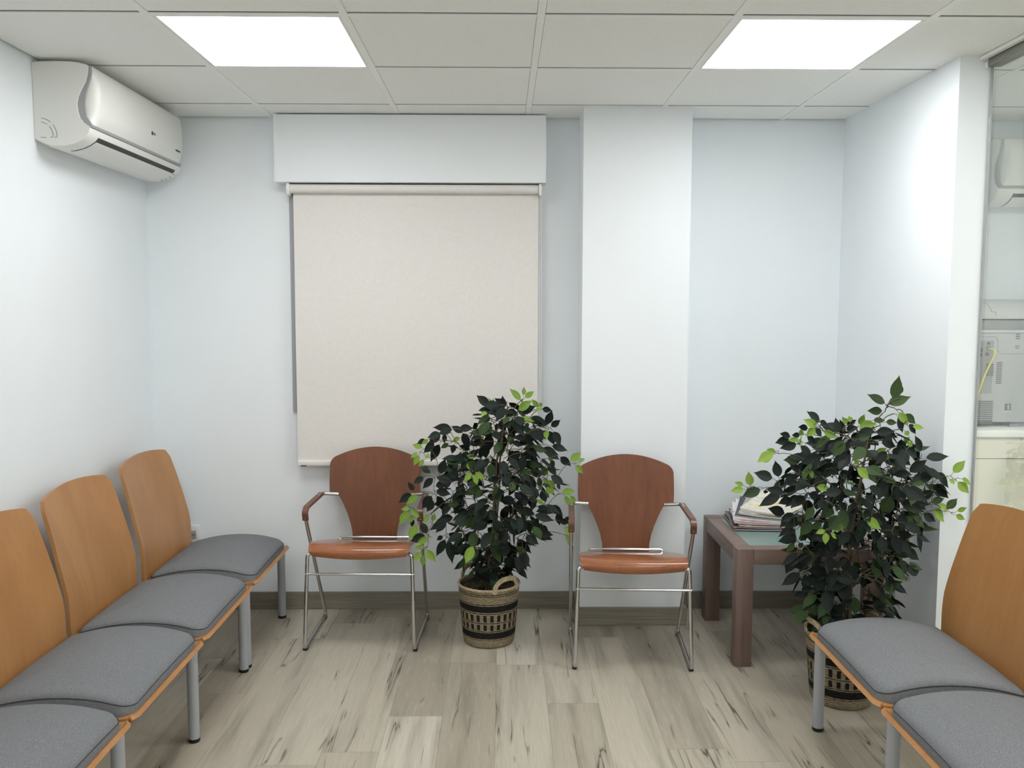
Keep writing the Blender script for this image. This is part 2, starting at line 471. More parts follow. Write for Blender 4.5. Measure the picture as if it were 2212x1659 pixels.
for j in range(-10, 4):
    y = GY + .6 * j
    if YF < y < -.02:
        for i in range(-2, 11):
            x0 = max(GX + .6 * i + .0122, XL); x1 = min(GX + .6 * i + .5878, XF)
            if x1 - x0 > .02: mb.box(x0, x1, y - .012, y + .012, H + .0002, H + .010)
struct('trim_1', mb, 'tee_paint')
struct('ceiling_void', MB().box(XL, XF, YF, 0, H + .10, H + .14), 'gap_shade')

# ------------------------------------------------------------------ ceiling lights
def ceiling_light(i, j, label, glow='panel_glow', group='square ceiling light panels'):
    x0, y0 = GX + .6 * i + .0125, GY + .6 * j + .0125; w = .575
    t = thing('ceiling_light', label, 'ceiling light', (x0 + w / 2, y0 + w / 2, H), 0, group)
    h = w / 2; f = .010
    b = MB()
    b.box(-h, h, -h, -h + f, .0005, .012); b.box(-h, h, h - f, h, .0005, .012)
    b.box(-h, -h + f, -h + f, h - f, .0005, .012); b.box(h - f, h, -h + f, h - f, .0005, .012)
    b.build('frame', 'white_plastic', t, 0)
    MB().box(-h + f, h - f, -h + f, h - f, .002, .008).build('diffuser', glow, t, 0)
    return t
ceiling_light(0, 0, 'glowing square ceiling light on the left, nearer the air conditioner')
ceiling_light(3, 0, 'glowing square ceiling light on the right, nearer the glass partition')
ceiling_light(0, -4, 'glowing square ceiling light over the left row of seats, behind the viewer')
ceiling_light(3, -4, 'glowing square ceiling light over the right row of seats, behind the viewer')
ceiling_light(0, -7, 'glowing square ceiling light on the left at the far end behind the viewer')
ceiling_light(3, -7, 'glowing square ceiling light on the right at the far end behind the viewer')
ceiling_light(7, -2, 'glowing square ceiling light of the office, above the counter', 'panel_glow_office')
ceiling_light(8, -5, 'glowing square ceiling light of the office, further from the counter', 'panel_glow_office')
ceiling_light(5, -2, 'glowing square ceiling light of the office, beside the glass partition', 'panel_glow_office')

# ------------------------------------------------------------------ window and roller blind
w = MB()
for (x0, x1, z0, z1) in ((-1.003, -.945, .975, 2.05), (.125, .166, .975, 2.05), (-.945, .125, .975, 1.015), (-.945, .125, 2.01, 2.05)):
    w.box(x0, x1, -.016, -.0005, z0, z1)
wo = struct('window_1', w, 'grey_plastic')
MB().box(-.945, .125, -.008, -.002, 1.015, 2.01).build('window_pane', 'window_glass', wo, 0)
p = tag(MB().box(-1.048, .201, -.102, -.0005, 2.049, H - .006).build('blind_pelmet', 'pelmet_paint', None, 0),
        'white boxed pelmet on the back wall above the roller blind', 'pelmet')
t = thing('roller_blind', 'closed cream roller blind hanging below the white boxed pelmet', 'blind', (-.405, -.055, .72))
def L(b, dx, dy, dz):
    b.v = [(v[0] - dx, v[1] - dy, v[2] - dz) for v in b.v]; return b
O = (-.405, -.055, .72)
L(MB().tube([(-.985, -.066, 2.022), (.166, -.066, 2.022)], .021, 24), *O).build('roller_tube', 'blind_fabric', t)
b = MB(); gr = []
for k in range(25):
    z = 2.015 - k * (2.015 - .742) / 24; bow = .002 * math.sin(k * .4)
    gr.append([(-.976 + (1.145) * i / 12, -.050 + bow, z) for i in range(13)])
b.shell(gr, .0012); L(b, *O).build('blind_cloth', 'blind_fabric', t)
b = MB().box(-.977, .170, -.058, -.042, .719, .745, .004); L(b, *O).build('bottom_bar', 'blind_bar', t)
b = MB().box(-.962, -.935, -.0595, -.056, .717, .7215); L(b, *O).build('bar_label', 'black_plastic', t, 0)
for x in (-.997, .170):
    b = MB().box(x, x + .012, -.090, -.0005, 1.992, 2.046, .003); b.tube([(x - .002, -.066, 2.022), (x + .014, -.066, 2.022)], .024, 20)
    L(b, *O).build('bracket', 'white_plastic', t)
b = MB(); CY = -.052
for sx, zb in ((.176, 1.03), (.184, 1.03)):
    z = 2.03
    while z > zb:
        r = .0022
        b.add([(sx + r, CY, z), (sx - r, CY, z), (sx, CY + r, z), (sx, CY - r, z), (sx, CY, z + r), (sx, CY, z - r)],
              [(0, 2, 4), (2, 1, 4), (1, 3, 4), (3, 0, 4), (2, 0, 5), (1, 2, 5), (3, 1, 5), (0, 3, 5)]); z -= .006
    b.tube([(sx, CY, 2.03), (sx, CY, zb)], .0007, 5)
b.tube(fillet([(.176, CY, 1.032), (.176, CY, 1.02), (.184, CY, 1.02), (.184, CY, 1.032)], .004), .0012, 6)
L(b, *O).build('bead_chain', 'bead', t)

# ------------------------------------------------------------------ wall socket
t = thing('wall_socket', 'white wall socket plate low on the back wall behind the corner seat', 'socket', (-1.514, 0, .335))
b = MB().box(-.042, .042, -.010, -.0005, 0, .083, .003); b.build('cover_plate', 'white_plastic', t)
MB().box(-.030, .028, -.0125, -.009, .018, .058, .001).build('socket_insert', 'grey_plastic', t)
MB().box(-.028, .026, -.0135, -.012, .037, .039).build('insert_line', 'ink', t, 0)

# ------------------------------------------------------------------ air conditioner (x out of the wall, y along it, z up)
AC_LOW = [(.200, .070), (.196, .052), (.183, .036), (.163, .022), (.138, .011), (.105, .003), (.05, .004), (0, .028)]
AC_S = [(.200, .288), (.197, .262), (.189, .235), (.172, .205), (.160, .180), (.155, .155), (.157, .130), (.164, .105), (.177, .088), (.192, .078)]
AC_BODY = [(0, .305), (.08, .307), (.134, .306), (.165, .302), (.188, .296)] + AC_S + AC_LOW
AC_OUT = [(.204, .291), (.214, .280), (.221, .263), (.2255, .240), (.2275, .212), (.2275, .182), (.2255, .152), (.2205, .125), (.213, .100), (.204, .084)]
def loft(b, stations):
    """stations: list of (y, [(x,z)...]) with equal counts"""
    n = len(stations[0][1]); vs = []; fs = []
    for y, poly in stations: vs += [(p[0], y, p[1]) for p in poly]
    for i in range(len(stations) - 1):
        for k in range(n):
            k2 = (k + 1) % n; fs.append((i * n + k, i * n + k2, (i + 1) * n + k2, (i + 1) * n + k))
    fs.append(tuple(range(n - 1, -1, -1))); fs.append(tuple((len(stations) - 1) * n + k for k in range(n)))
    b.add(vs, fs); return b
def low_at(s, off):
    seg = [(math.dist(a, b_), a, b_) for a, b_ in zip(AC_LOW, AC_LOW[1:])]
    for l, a, b_ in seg:
        if s <= l:
            t = s / l; nx, nz = (b_[1] - a[1]) / l, -(b_[0] - a[0]) / l
            if nx * .1 - nz < 0 and nz > 0: nx, nz = -nx, -nz
            return (lerp(a[0], b_[0], t) + abs(nx) * off, lerp(a[1], b_[1], t) - abs(nz) * off)
        s -= l
    return AC_LOW[-1]
AC_LEN = .892
def air_conditioner(name, label, loc, rz):
    t = thing(name, label, 'air conditioner', loc, rz, 'wall air conditioners')
    def ins(poly, k):
        cx = sum(p[0] for p in poly) / len(poly); cz = sum(p[1] for p in poly) / len(poly)
        return [(p[0] if p[0] < .001 else cx + (p[0] - cx) * k, cz + (p[1] - cz) * k) for p in poly]
    loft(MB(), [(0, ins(AC_BODY, .965)), (.003, ins(AC_BODY, .985)), (.010, AC_BODY), (AC_LEN - .010, AC_BODY), (AC_LEN - .003, ins(AC_BODY, .985)), (AC_LEN, ins(AC_BODY, .965))]).build('body', 'white_plastic', t, .5)
    # grey trim that lines the panel's S-shaped end and runs along under the panel
    inner = [(p[0] - .004, p[1]) for p in AC_S]
    outer = [(lerp(a[0], b_[0], .30) + .004, lerp(a[1], b_[1], .30)) for a, b_ in zip(AC_S, AC_OUT)]
    outer[-1] = (.2015, .0745); outer[-2] = (.2045, .082); inner[-1] = (.188, .0745)
    loft(MB(), [(.006, inner + outer[::-1]), (AC_LEN - .006, inner + outer[::-1])]).build('trim_strip', 'grey_plastic', t, .5)
    def sec(k): return [(p[0] + .006, p[1]) for p in AC_S[:-1]] + [(.190, .086)] + [(lerp(a[0] + .008, b_[0], k), lerp(a[1], b_[1], max(k, .6))) for a, b_ in zip(AC_S, AC_OUT)][::-1]
    loft(MB(), [(.016, sec(.35)), (.022, sec(.62)), (.034, sec(.88)), (.05, sec(1)), (AC_LEN - .05, sec(1)), (AC_LEN - .03, sec(.9)), (AC_LEN - .016, sec(.5))]).build('front_panel', 'white_plastic', t, .5)
    def sheet(s0, s1, y0, y1, o0, name, mat, th=.0012):
        gr = [[(low_at(s, o0)[0], lerp(y0, y1, j / 8), low_at(s, o0)[1]) for j in range(9)] for s in [lerp(s0, s1, i / 8) for i in range(9)]]
        MB().shell(gr, th).build(name, mat, t, .8)
    sheet(.022, .138, .075, AC_LEN - .055, .0012, 'air_outlet', 'black_plastic')
    sheet(.040, .1350, .079, AC_LEN - .058, .0030, 'louver', 'white_plastic', .0016)
    for k in range(4):
        y = AC_LEN - .045 + k * .0; s = .044 + .020 * k
        q = low_at(s, .001)
        MB().box(q[0] - .003, q[0] + .003, AC_LEN - .040, AC_LEN - .028, q[1] - .001, q[1] + .001).build('indicator', 'grey_plastic', t, 0)
    # knock-out marks for pipes on the near end
    b = MB()
    for r, segs in ((.062, ((8, 40), (52, 88))), (.048, ((8, 36), (48, 88)))):
        for a0, a1 in segs:
            b.tube([(.018 + r * math.sin(math.radians(a)), -.0002, .055 + r * math.cos(math.radians(a)) - .012) for a in [lerp(a0, a1, i / 8) for i in range(9)]], .0008, 5)
    b.tube([(.022, -.0002, .037), (.042, -.0002, .036)], .0008, 5)
    b.tube(fillet([(.056, -.0002, .037), (.066, -.0002, .037), (.066, -.0002, .046)], .006), .0008, 5)
    b.tube(fillet([(.070, -.0002, .037), (.080, -.0002, .037), (.080, -.0002, .046)], .006), .0008, 5)
    b.build('knockout_mark', 'ink', t)
    # small round emblem with two letters, and a fine word near the far end
    b = MB(); n = 20
    b.add([(.2262, .505 + .0085 * math.cos(2 * PI * k / n), .150 + .0085 * math.sin(2 * PI * k / n)) for k in range(n)], [tuple(range(n))])
    b.build('emblem', 'ink', t, 0)
    for txt, y, z, hgt, x in (('LG', .518, .1455, .014, .2262), ('INVERTER V', .775, .125, .0105, .2212)):
        cu = bpy.data.curves.new('lettering', 'FONT'); cu.body = txt; cu.size = hgt; cu.extrude = .0006
        ob = bpy.data.objects.new('lettering', cu)
        me = bpy.data.meshes.new_from_object(ob)
        me.transform(Matrix(((0, 0, 1, 0), (1, 0, 0, 0), (0, 1, 0, 0), (0, 0, 0, 1))))
        me.transform(Matrix.Translation((x + .0012, y, z)))
        bpy.data.objects.remove(ob)
        me.materials.clear(); me.materials.append(M['ink'].m)
        o = bpy.data.objects.new('lettering', me); COL.objects.link(o); o.parent = t
    return t
ac = air_conditioner('air_conditioner', 'white split air conditioner mounted high on the left wall under the ceiling', (XL + .001, -.985, 2.043), 0)
dup(ac, (2.245, -.001, 1.945), -PI / 2, 'white air conditioner on the office wall seen through the glass partition')

# ------------------------------------------------------------------ rows of joined seats (front faces local +x)
PROFILE = [(.052, .351), (.045, .3465), (.02, .341), (-.10, .330), (-.25, .321), (-.34, .318), (-.385, .321), (-.408, .331), (-.420, .350), (-.427, .38), (-.436, .44), (-.452, .52), (-.474, .61), (-.500, .71), (-.528, .80), (-.540, .84)]
def smooth_profile(P, sub=3):
    out = []
    for i in range(len(P) - 1):
        p0 = P[max(i - 1, 0)]; p1 = P[i]; p2 = P[i + 1]; p3 = P[min(i + 2, len(P) - 1)]
        for k in range(sub):
            t = k / sub
            out.append(tuple(.5 * (2 * p1[d] + (p2[d] - p0[d]) * t + (2 * p0[d] - 5 * p1[d] + 4 * p2[d] - p3[d]) * t * t + (3 * p1[d] - p0[d] - 3 * p2[d] + p3[d]) * t ** 3) for d in (0, 1)))
    out.append(P[-1]); return out
SP = smooth_profile(PROFILE)
def seat_shell(yc):
    grid = []; NU = 25
    cut = next(i for i, p in enumerate(SP) if p[0] < -.42 and p[1] > .35)
    for i, (x, z) in enumerate(SP):
        row = []
        for j in range(NU):
            u = -1 + 2 * j / (NU - 1)
            if i <= cut:                                  # seat pan with softly rounded front corners
                hw = .2825 - .010 * max(0, (z - .335) / .02) if x < -.38 else .2825
                xx = x - (.010 * max(0, (abs(u) - .93) / .07) ** 2 if i < 5 else 0)
                row.append((xx, yc + u * hw, z))
            else:
                hw = interp([(.35, .272), (.45, .276), (.62, .272), (.84, .256)], z)
                yy = u * hw; r = .030; a = abs(yy) - (.256 - r)
                ztop = .838 - .026 * u * u - ((r - math.sqrt(max(r * r - min(a, r) ** 2, 0))) if a > 0 else 0)
                t = (z - .35) / (.84 - .35)
                zz = .35 + t * (ztop - .35)
                xx = interp([(q[1], q[0]) for q in SP[cut:]], zz) + .020 * u * u * min(1, t * 3)
                row.append((xx, yc + yy, zz))
        grid.append(row)
    return MB().shell(grid, .013)
def arch_at(x, y):
    fr = max(0, min(1, (x + .10) / .136)); fr = fr * fr * (3 - 2 * fr)
    return .006 * (1 - (y / .268) ** 2) + .040 * (1 - ((x + .165) / .235) ** 2) - .018 - .004 * fr
def cushion_mb(yc):
    def ring(inset, z, n=14):
        x0, x1, hw = -.398 + inset, .036 - inset, .268 - inset
        rf = max(.048 - inset, .004); rb = max(.03 - inset, .004); out = []
        for (cx, cy, r, a0) in ((x1 - rf, hw - rf, rf, 0), (x0 + rb, hw - rb, rb, 90), (x0 + rb, -hw + rb, rb, 180), (x1 - rf, -hw + rf, rf, 270)):
            for k in range(n):
                a = math.radians(a0 + 90 * k / (n - 1)); out.append((cx + r * math.cos(a), cy + r * math.sin(a)))
        full = []
        for q in range(len(out)):
            a, b_ = out[q], out[(q + 1) % len(out)]; d = math.dist(a, b_); k_ = 14 if d > .1 else 1
            full += [(lerp(a[0], b_[0], t_ / k_), lerp(a[1], b_[1], t_ / k_)) for t_ in range(k_)]
        out = full; res = []
        for (x, y) in out:
            k = max(0, min(1, (z - .345) / .04))
            res.append((x, yc + y, z + arch_at(x, y) * k))
        return res
    layers = [(.006, .336), (.000, .347), (.001, .362), (.002, .376), (.005, .386), (.011, .393), (.020, .3975)]
    b = MB(); rings = [ring(i, z) for i, z in layers]; n = len(rings[0])
    out0 = ring(.020, .3975); cx, cy = -.18, yc
    for q in (.93, .85, .76, .66, .55, .43, .30, .16, .05):
        rg = []
        for (x, y, z) in out0:
            x2, y2 = cx + (x - cx) * q, cy + (y - cy) * q
            rg.append((x2, y2, .3975 + .0125 * (1 - q ** 2.4) + arch_at(x2, y2 - yc)))
        rings.append(rg)
    vs = [p for r in rings for p in r]; fs = []
    for i in range(len(rings) - 1):
        for k in range(n):
            k2 = (k + 1) % n; fs.append((i * n + k, i * n + k2, (i + 1) * n + k2, (i + 1) * n + k))
    fs.append(tuple(range(n - 1, -1, -1))); fs.append(tuple((len(rings) - 1) * n + k for k in range(n)))
    b.add(vs, fs)
    pr = ring(.0025, .3835); return b, pr
def seat_row(label, loc, rz, seats, legs, name, group=None):
    t = thing(name, label, 'chair' if len(seats) == 1 else 'bench', loc, rz, group)
    for yc in seats:
        seat_shell(yc).build('plywood_shell', 'beech_shell', t, .7)
        b, pr = cushion_mb(yc)
        cu = b.build('seat_cushion', 'grey_melange', t, 1.0)
        pb = MB(); pb.tube(pr + [pr[0]], .0014, 6, cap=False); pb.build('seam', 'piping', cu)
    for y in legs:
        for x in (0, -.40):
            z1 = .336 if x == 0 else .314
            lg = MB().tube([(x, y, .010), (x, y, z1 - .012)], .0185, 24).build('leg', 'leg_metal', t)
            MB().tube([(x, y, 0), (x, y, .003), (x, y, .013)], [.0175, .0195, .0195], 24).build('foot_cap', 'black_plastic', lg)
        MB().box(-.40, 0, y - .015, y + .015, .289, .312, .003).build('cross_bar', 'leg_metal', t)
    MB().box(-.22, -.18, min(legs), max(legs), .285, .309, .002).build('beam', 'leg_metal', t)
    return t
seat_row('single plywood seat with grey cushion in the back left corner', (-1.047, -.43, 0), 0, [0], [.302, -.281], 'visitor_chair')
seat_row('row of plywood seats with grey cushions along the left wall', (-1.047, -1.045, 0), 0, [0, -.58, -1.16], [.290, -.289, -.868, -1.447], 'waiting_bench')
seat_row('row of plywood seats with grey cushions by the glass on the right', (1.107, -1.56, 0), PI, [0, .58], [-.290, .289, .868], 'waiting_bench')

# ------------------------------------------------------------------ cherry armchairs on chrome sled frames (front faces local -y)
def armchair(label, loc, rz):
    t = thing('armchair', label, 'chair', loc, rz, 'plywood armchairs against the back wall')
    # seat
    prof = [(-.214, .414), (-.222, .421), (-.226, .432), (-.223, .443), (-.214, .451), (-.198, .456), (-.17, .4575), (-.12, .452), (-.06, .440), (0, .427), (.06, .414), (.11, .402), (.15, .393), (.178, .388)]
    gr = []
    for (y, z) in prof:
        hw = interp([(-.226, .214), (-.20, .2185), (-.10, .221), (-.02, .219), (.03, .210), (.06, .197), (.085, .183), (.11, .173), (.14, .167), (.178, .165)], y)
        if z < .43 and y < -.2: hw = .203
        row = []
        for j in range(25):
            u = -1 + 2 * j / 24
            low = max(0, (.447 - z) / .03) if y < -.2 else 0
            dz = -.010 * low * (1 - u * u) + (.004 * u ** 4 if y > -.2 else 0)
            dy = (.012 * u * u if y < -.15 else 0) - .004
            row.append((u * hw, y + dy, z + dz))
        gr.append(row)
    MB().shell(gr, .010, flip=True).build('seat', 'cherry_seat', t, .7)
    # backrest
    wid = [(.365, .103), (.385, .103), (.42, .105), (.46, .113), (.50, .126), (.54, .143), (.57, .157), (.588, .167), (.596, .180), (.603, .204), (.611, .2125), (.66, .214), (.75, .2125)]
    zs = [.368, .385, .40, .42, .44, .46, .48, .50, .52, .54, .555, .57, .58, .588, .594, .599, .604, .611, .63, .66, .69, .715]
    gr = []; NU = 41
    us = [math.sin(PI / 2 * (-1 + 2 * j / (NU - 1))) for j in range(NU)]
    def pt(u, hw, z):
        k = (z - .385) / .43
        return (u * hw, .186 + .062 * max(k, 0) ** 1.25 - .016 * u * u * (hw / .21) ** 2, z)
    for z in zs: gr.append([pt(u, interp(wid, z), z) for u in us])
    for r_ in range(1, 9):
        row = []
        for u in us:
            x = abs(u) * .213; R_ = .026; a = x - (.213 - R_)
            zt = .816 - .056 * u * u - ((R_ - math.sqrt(max(R_ * R_ - a * a, 0))) if a > 0 else 0)
            row.append(pt(u, .213, lerp(.715, zt, r_ / 8)))
        gr.append(row)
    MB().shell(gr, .009, flip=True).build('backrest', 'cherry_back', t, .7)
    R_ = .0082
    for s in (-1, 1):
        path = fillet([(s * .150, .170, .375), (s * .168, .02, .405), (s * .190, -.185, .424), (s * .224, -.195, .422), (s * .236, -.222, .011), (s * .243, .215, .011), (s * .252, -.108, .560)],
                      [0, .03, .02, .022, .028, .03, 0], 6)
        MB().tube(path, R_, 12).build('side_frame', 'chrome', t)
        stub = fillet([(s * .246, .10, .6035), (s * .243, .186, .603), (s * .170, .196, .598)], .016, 5)
        MB().tube(stub, .0088, 12).build('arm_stub', 'chrome', t)
        arm = fillet([(s * .252, -.104, .546), (s * .2515, -.116, .582), (s * .250, -.098, .601), (s * .245, .170, .6055)], [0, .008, .012, 0], 4)
        sec = [(-.0128, -.0055), (-.0128, .0045), (-.0112, .0062), (.0112, .0062), (.0128, .0045), (.0128, -.0055), (.0112, -.007), (-.0112, -.007)]
        MB().sweep(arm, sec, side=(1, 0, 0)).build('armrest', 'cherry_arm', t, .5)
        MB().box(s * .237 - .009, s * .237 + .009, -.212, -.178, 0, .010, .002).build('glide', 'black_plastic', t)
        MB().box(s * .243 - .009, s * .243 + .009, .165, .205, 0, .010, .002).build('glide', 'black_plastic', t)
    MB().tube([(-.233, -.204, .335), (.233, -.204, .335)], .0052, 12).build('cross_bar', 'chrome', t)
    b = MB().tube(fillet([(-.166, .186, .376), (-.166, .186, .388), (-.158, .190, .394), (.158, .190, .394), (.166, .186, .388), (.166, .186, .376)], .004), .0058, 10)
    b.tube([(-.106, .1885, .3937), (.106, .1885, .3937)], .0078, 12)
    b.build('back_bar', 'chrome', t)
    return t
ch = armchair('cherry plywood armchair with chrome frame in front of the blind', (-.605, -.332, 0), math.radians(-1.5))
dup(ch, (.545, -.545, 0), math.radians(-3.0), 'cherry plywood armchair with chrome frame in front of the pillar')

# ------------------------------------------------------------------ side table
t = thing('side_table', 'low dark brown wooden table with frosted glass inset in right alcove', 'table', (1.261, -.420, 0))
hx, hy, lw, TH = .302, .304, .068, .494
for sx in (-1, 1):
    for sy in (-1, 1):
        x0, y0 = (-hx if sx < 0 else hx - lw), (-hy if sy < 0 else hy - lw)
        MB().box(x0, x0 + lw, y0, y0 + lw, 0, TH, .002).build('leg', 'walnut_table', t)
for sy in (-1, 1):
    y0 = -hy + .001 if sy < 0 else hy - lw + .001
    MB().box(-hx + lw + .0005, hx - lw - .0005, y0, y0 + lw - .002, TH - .064, TH - .0008, .0015).build('rail', 'walnut_rail', t)
for sx in (-1, 1):
    x0 = -hx + .001 if sx < 0 else hx - lw + .001
    MB().box(x0, x0 + lw - .002, -hy + lw + .0005, hy - lw - .0005, TH - .064, TH - .0008, .0015).build('rail', 'walnut_rail_long', t)
MB().box(-hx + lw - .001, hx - lw + .001, -hy + lw - .001, hy - lw + .001, TH - .010, TH - .003).build('glass_top', 'frosted_glass', t, 0)

# ------------------------------------------------------------------ magazines
def cover_mat(name, cols, seed, scale=9.0):
    m = Mat(name, S(cols[0]), 0.28, spec=0.5)
    c = m.coord('UV'); ad = m.n('ShaderNodeMapping'); m.t.links.new(c, ad.inputs[0]); ad.inputs['Location'].default_value = (seed * 3.1, seed * 1.7, 0)
    k = m.noise(ad.outputs[0], scale, 3, .6, 1.2)
    n = len(cols)
    m.set('Base Color', m.ramp(k, [(0.30 + 0.40 * i / max(n - 1, 1), S(cc)) for i, cc in enumerate(cols)]))
    M[name] = m
MAGS = [  # dx, dy, rotation deg, thickness, colours, label, lift of the far left corner
    (-.052, .045, 4, .006, [(40, 36, 40), (88, 66, 70), (30, 28, 30)], 'dark magazine at the very bottom of the pile on the table', 0.004),
    (-.050, .052, 7, .005, [(120, 124, 128), (70, 66, 70), (170, 60, 70)], 'grey and red magazine second from the bottom of the pile', 0.010),
    (-.030, .048, 5, .007, [(176, 92, 82), (120, 60, 56), (200, 160, 150)], 'thick reddish magazine third from the bottom of the pile', 0.016),
    (-.034, .060, 10, .005, [(196, 198, 200), (160, 164, 168)], 'pale grey magazine in the lower middle of the pile', 0.022),
    (-.028, .066, 14, .006, [(214, 40, 96), (232, 232, 230), (236, 236, 234)], 'white magazine with a pink corner in the middle of the pile', 0.030),
    (-.016, .070, 16, .006, [(238, 238, 236), (226, 226, 226)], 'white edged magazine just above the pink cornered one', 0.034),
    (-.004, .074, 20, .005, [(24, 24, 26), (60, 60, 64), (20, 20, 22)], 'black covered magazine in the upper half of the pile', 0.038),
    (.020, .070, 24, .007, [(206, 204, 198), (150, 148, 146), (226, 224, 220)], 'cream magazine third from the top of the pile', 0.041),
    (.048, .075, 33, .005, [(222, 220, 214), (190, 176, 160), (232, 230, 226)], 'beige magazine directly beneath the flowery topmost one', 0.044),
    (.052, .068, 38, .006, [(238, 236, 230), (206, 200, 192), (236, 234, 228), (226, 206, 130), (240, 238, 234)], 'topmost magazine with white and yellow cover on the pile', 0.046),
]
zt = TH + .0004
for k, (dx, dy, rot, th, cols, lab, lift) in enumerate(MAGS):
    cover_mat('magazine_cover_%d' % k, cols, k + 1, 5.0 if k == 9 else 4.0)
    t = thing('magazine', lab, 'magazine', (1.195 + dx, -.330 + dy, zt), math.radians(-rot), 'magazines piled on the side table')
    hw, hl = .105, .140
    def sheet(z0, thk, ex, nm, mt):
        b = MB(); N1, N2 = 13, 13; top = []; uv = []
        for i in range(N1):
            for j in range(N2):
                u, v = i / (N1 - 1), j / (N2 - 1)
                x = -hw + 2 * hw * u + (ex if u == 0 else -ex if u == 1 else 0); y = -hl + 2 * hl * v + (ex if v == 0 else -ex if v == 1 else 0)
                z = z0 + lift * max(0, (1 - u) * .75 + v * .55 - .35) ** 2 + .003 * math.sin(3 * u + k) * (1 - abs(2 * v - 1)) * (lift > .01)
                top.append((x, y, z)); uv.append((u * .75, v))
        n = N1 * N2; vs = top + [(p[0], p[1], p[2] - thk) for p in top]; fs = []
        for i in range(N1 - 1):
            for j in range(N2 - 1):
                a, b_, c_, d = i * N2 + j, i * N2 + j + 1, (i + 1) * N2 + j + 1, (i + 1) * N2 + j
                fs += [(a, d, c_, b_), (n + a, n + b_, n + c_, n + d)]
        ring = [(0, j) for j in range(N2)] + [(i, N2 - 1) for i in range(1, N1)] + [(N1 - 1, j) for j in range(N2 - 2, -1, -1)] + [(i, 0) for i in range(N1 - 2, 0, -1)]
        ids = [i * N2 + j for i, j in ring]
        for q in range(len(ids)):
            a, b_ = ids[q], ids[(q + 1) % len(ids)]; fs.append((a, b_, n + b_, n + a))
        b.add(vs, fs); b.uv = uv + uv
        return b.build(nm, mt, t, .5)
    sheet(th - .0008, th - .0016, .0015, 'pages', 'paper')
    sheet(th, .0008, 0, 'front_cover', 'magazine_cover_%d' % k)
    sheet(.0008, .0008, 0, 'back_cover', 'magazine_cover_%d' % k)
    zt += th + .0016

# ------------------------------------------------------------------ woven baskets
def basket(label, loc, rz):
    t = thing('woven_basket', label, 'basket', loc, rz, 'black and natural woven baskets')
    prof = [(.098, 0), (.108, .003), (.113, .012), (.1165, .04), (.121, .09), (.1255, .14), (.130, .19), (.1335, .235), (.1355, .262)]
    P = []
    for i in range(len(prof) - 1):
        for k in range(4): P.append((lerp(prof[i][0], prof[i + 1][0], k / 4), lerp(prof[i][1], prof[i + 1][1], k / 4)))
    P.append(prof[-1])
    inner = [(r - .006, max(z, .006)) for r, z in P[::-1]]
    MB().lathe([(0.001, 0)] + P + inner + [(.001, .006)], 72, closed=True).build('body', 'seagrass_weave', t, .9)
    b = MB(); b.tube([(.1335 * math.cos(2 * PI * k / 60), .1335 * math.sin(2 * PI * k / 60), .263) for k in range(61)], .0062, 8, cap=False)
    b.build('rim', 'seagrass_plain', t, 1.0)
    for a0 in (0, PI):
        path = []; side = []
        for k in range(25):
            q = PI * k / 24
            a = a0 + .46 * math.copysign(abs(math.cos(q)) ** .8, math.cos(q)); path.append((.1345 * math.cos(a), .1345 * math.sin(a), .250 + .062 * math.sin(q) ** .8))
        b = MB(); vs = []; n = len(path)
        for i, p in enumerate(path):
            p = Vector(p); d = (Vector(path[min(i + 1, n - 1)]) - Vector(path[max(i - 1, 0)])).normalized()
            rad = Vector((p.x, p.y, 0)).normalized(); w_ = d.cross(rad).normalized()
            for (sr, sw) in ((-.0035, -.010), (.0035, -.010), (.0045, 0), (.0035, .010), (-.0035, .010), (-.0045, 0)): vs.append(p + rad * sr + w_ * sw)
        fs = []
        for i in range(n - 1):
            for k in range(6):
                k2 = (k + 1) % 6; fs.append((i * 6 + k, i * 6 + k2, (i + 1) * 6 + k2, (i + 1) * 6 + k))
        fs += [tuple(range(5, -1, -1)), tuple((n - 1) * 6 + k for k in range(6))]
        b.add(vs, fs); b.build('handle', 'seagrass_plain', t, .8)
    return t
B1 = (-.058, -.418, 0); B2 = (1.285, -1.018, 0)
bk = basket('black and natural woven basket in front of the blind, between the armchairs', B1, math.radians(-52))
dup(bk, B2, math.radians(12), 'black and natural woven basket behind the right row of seats')

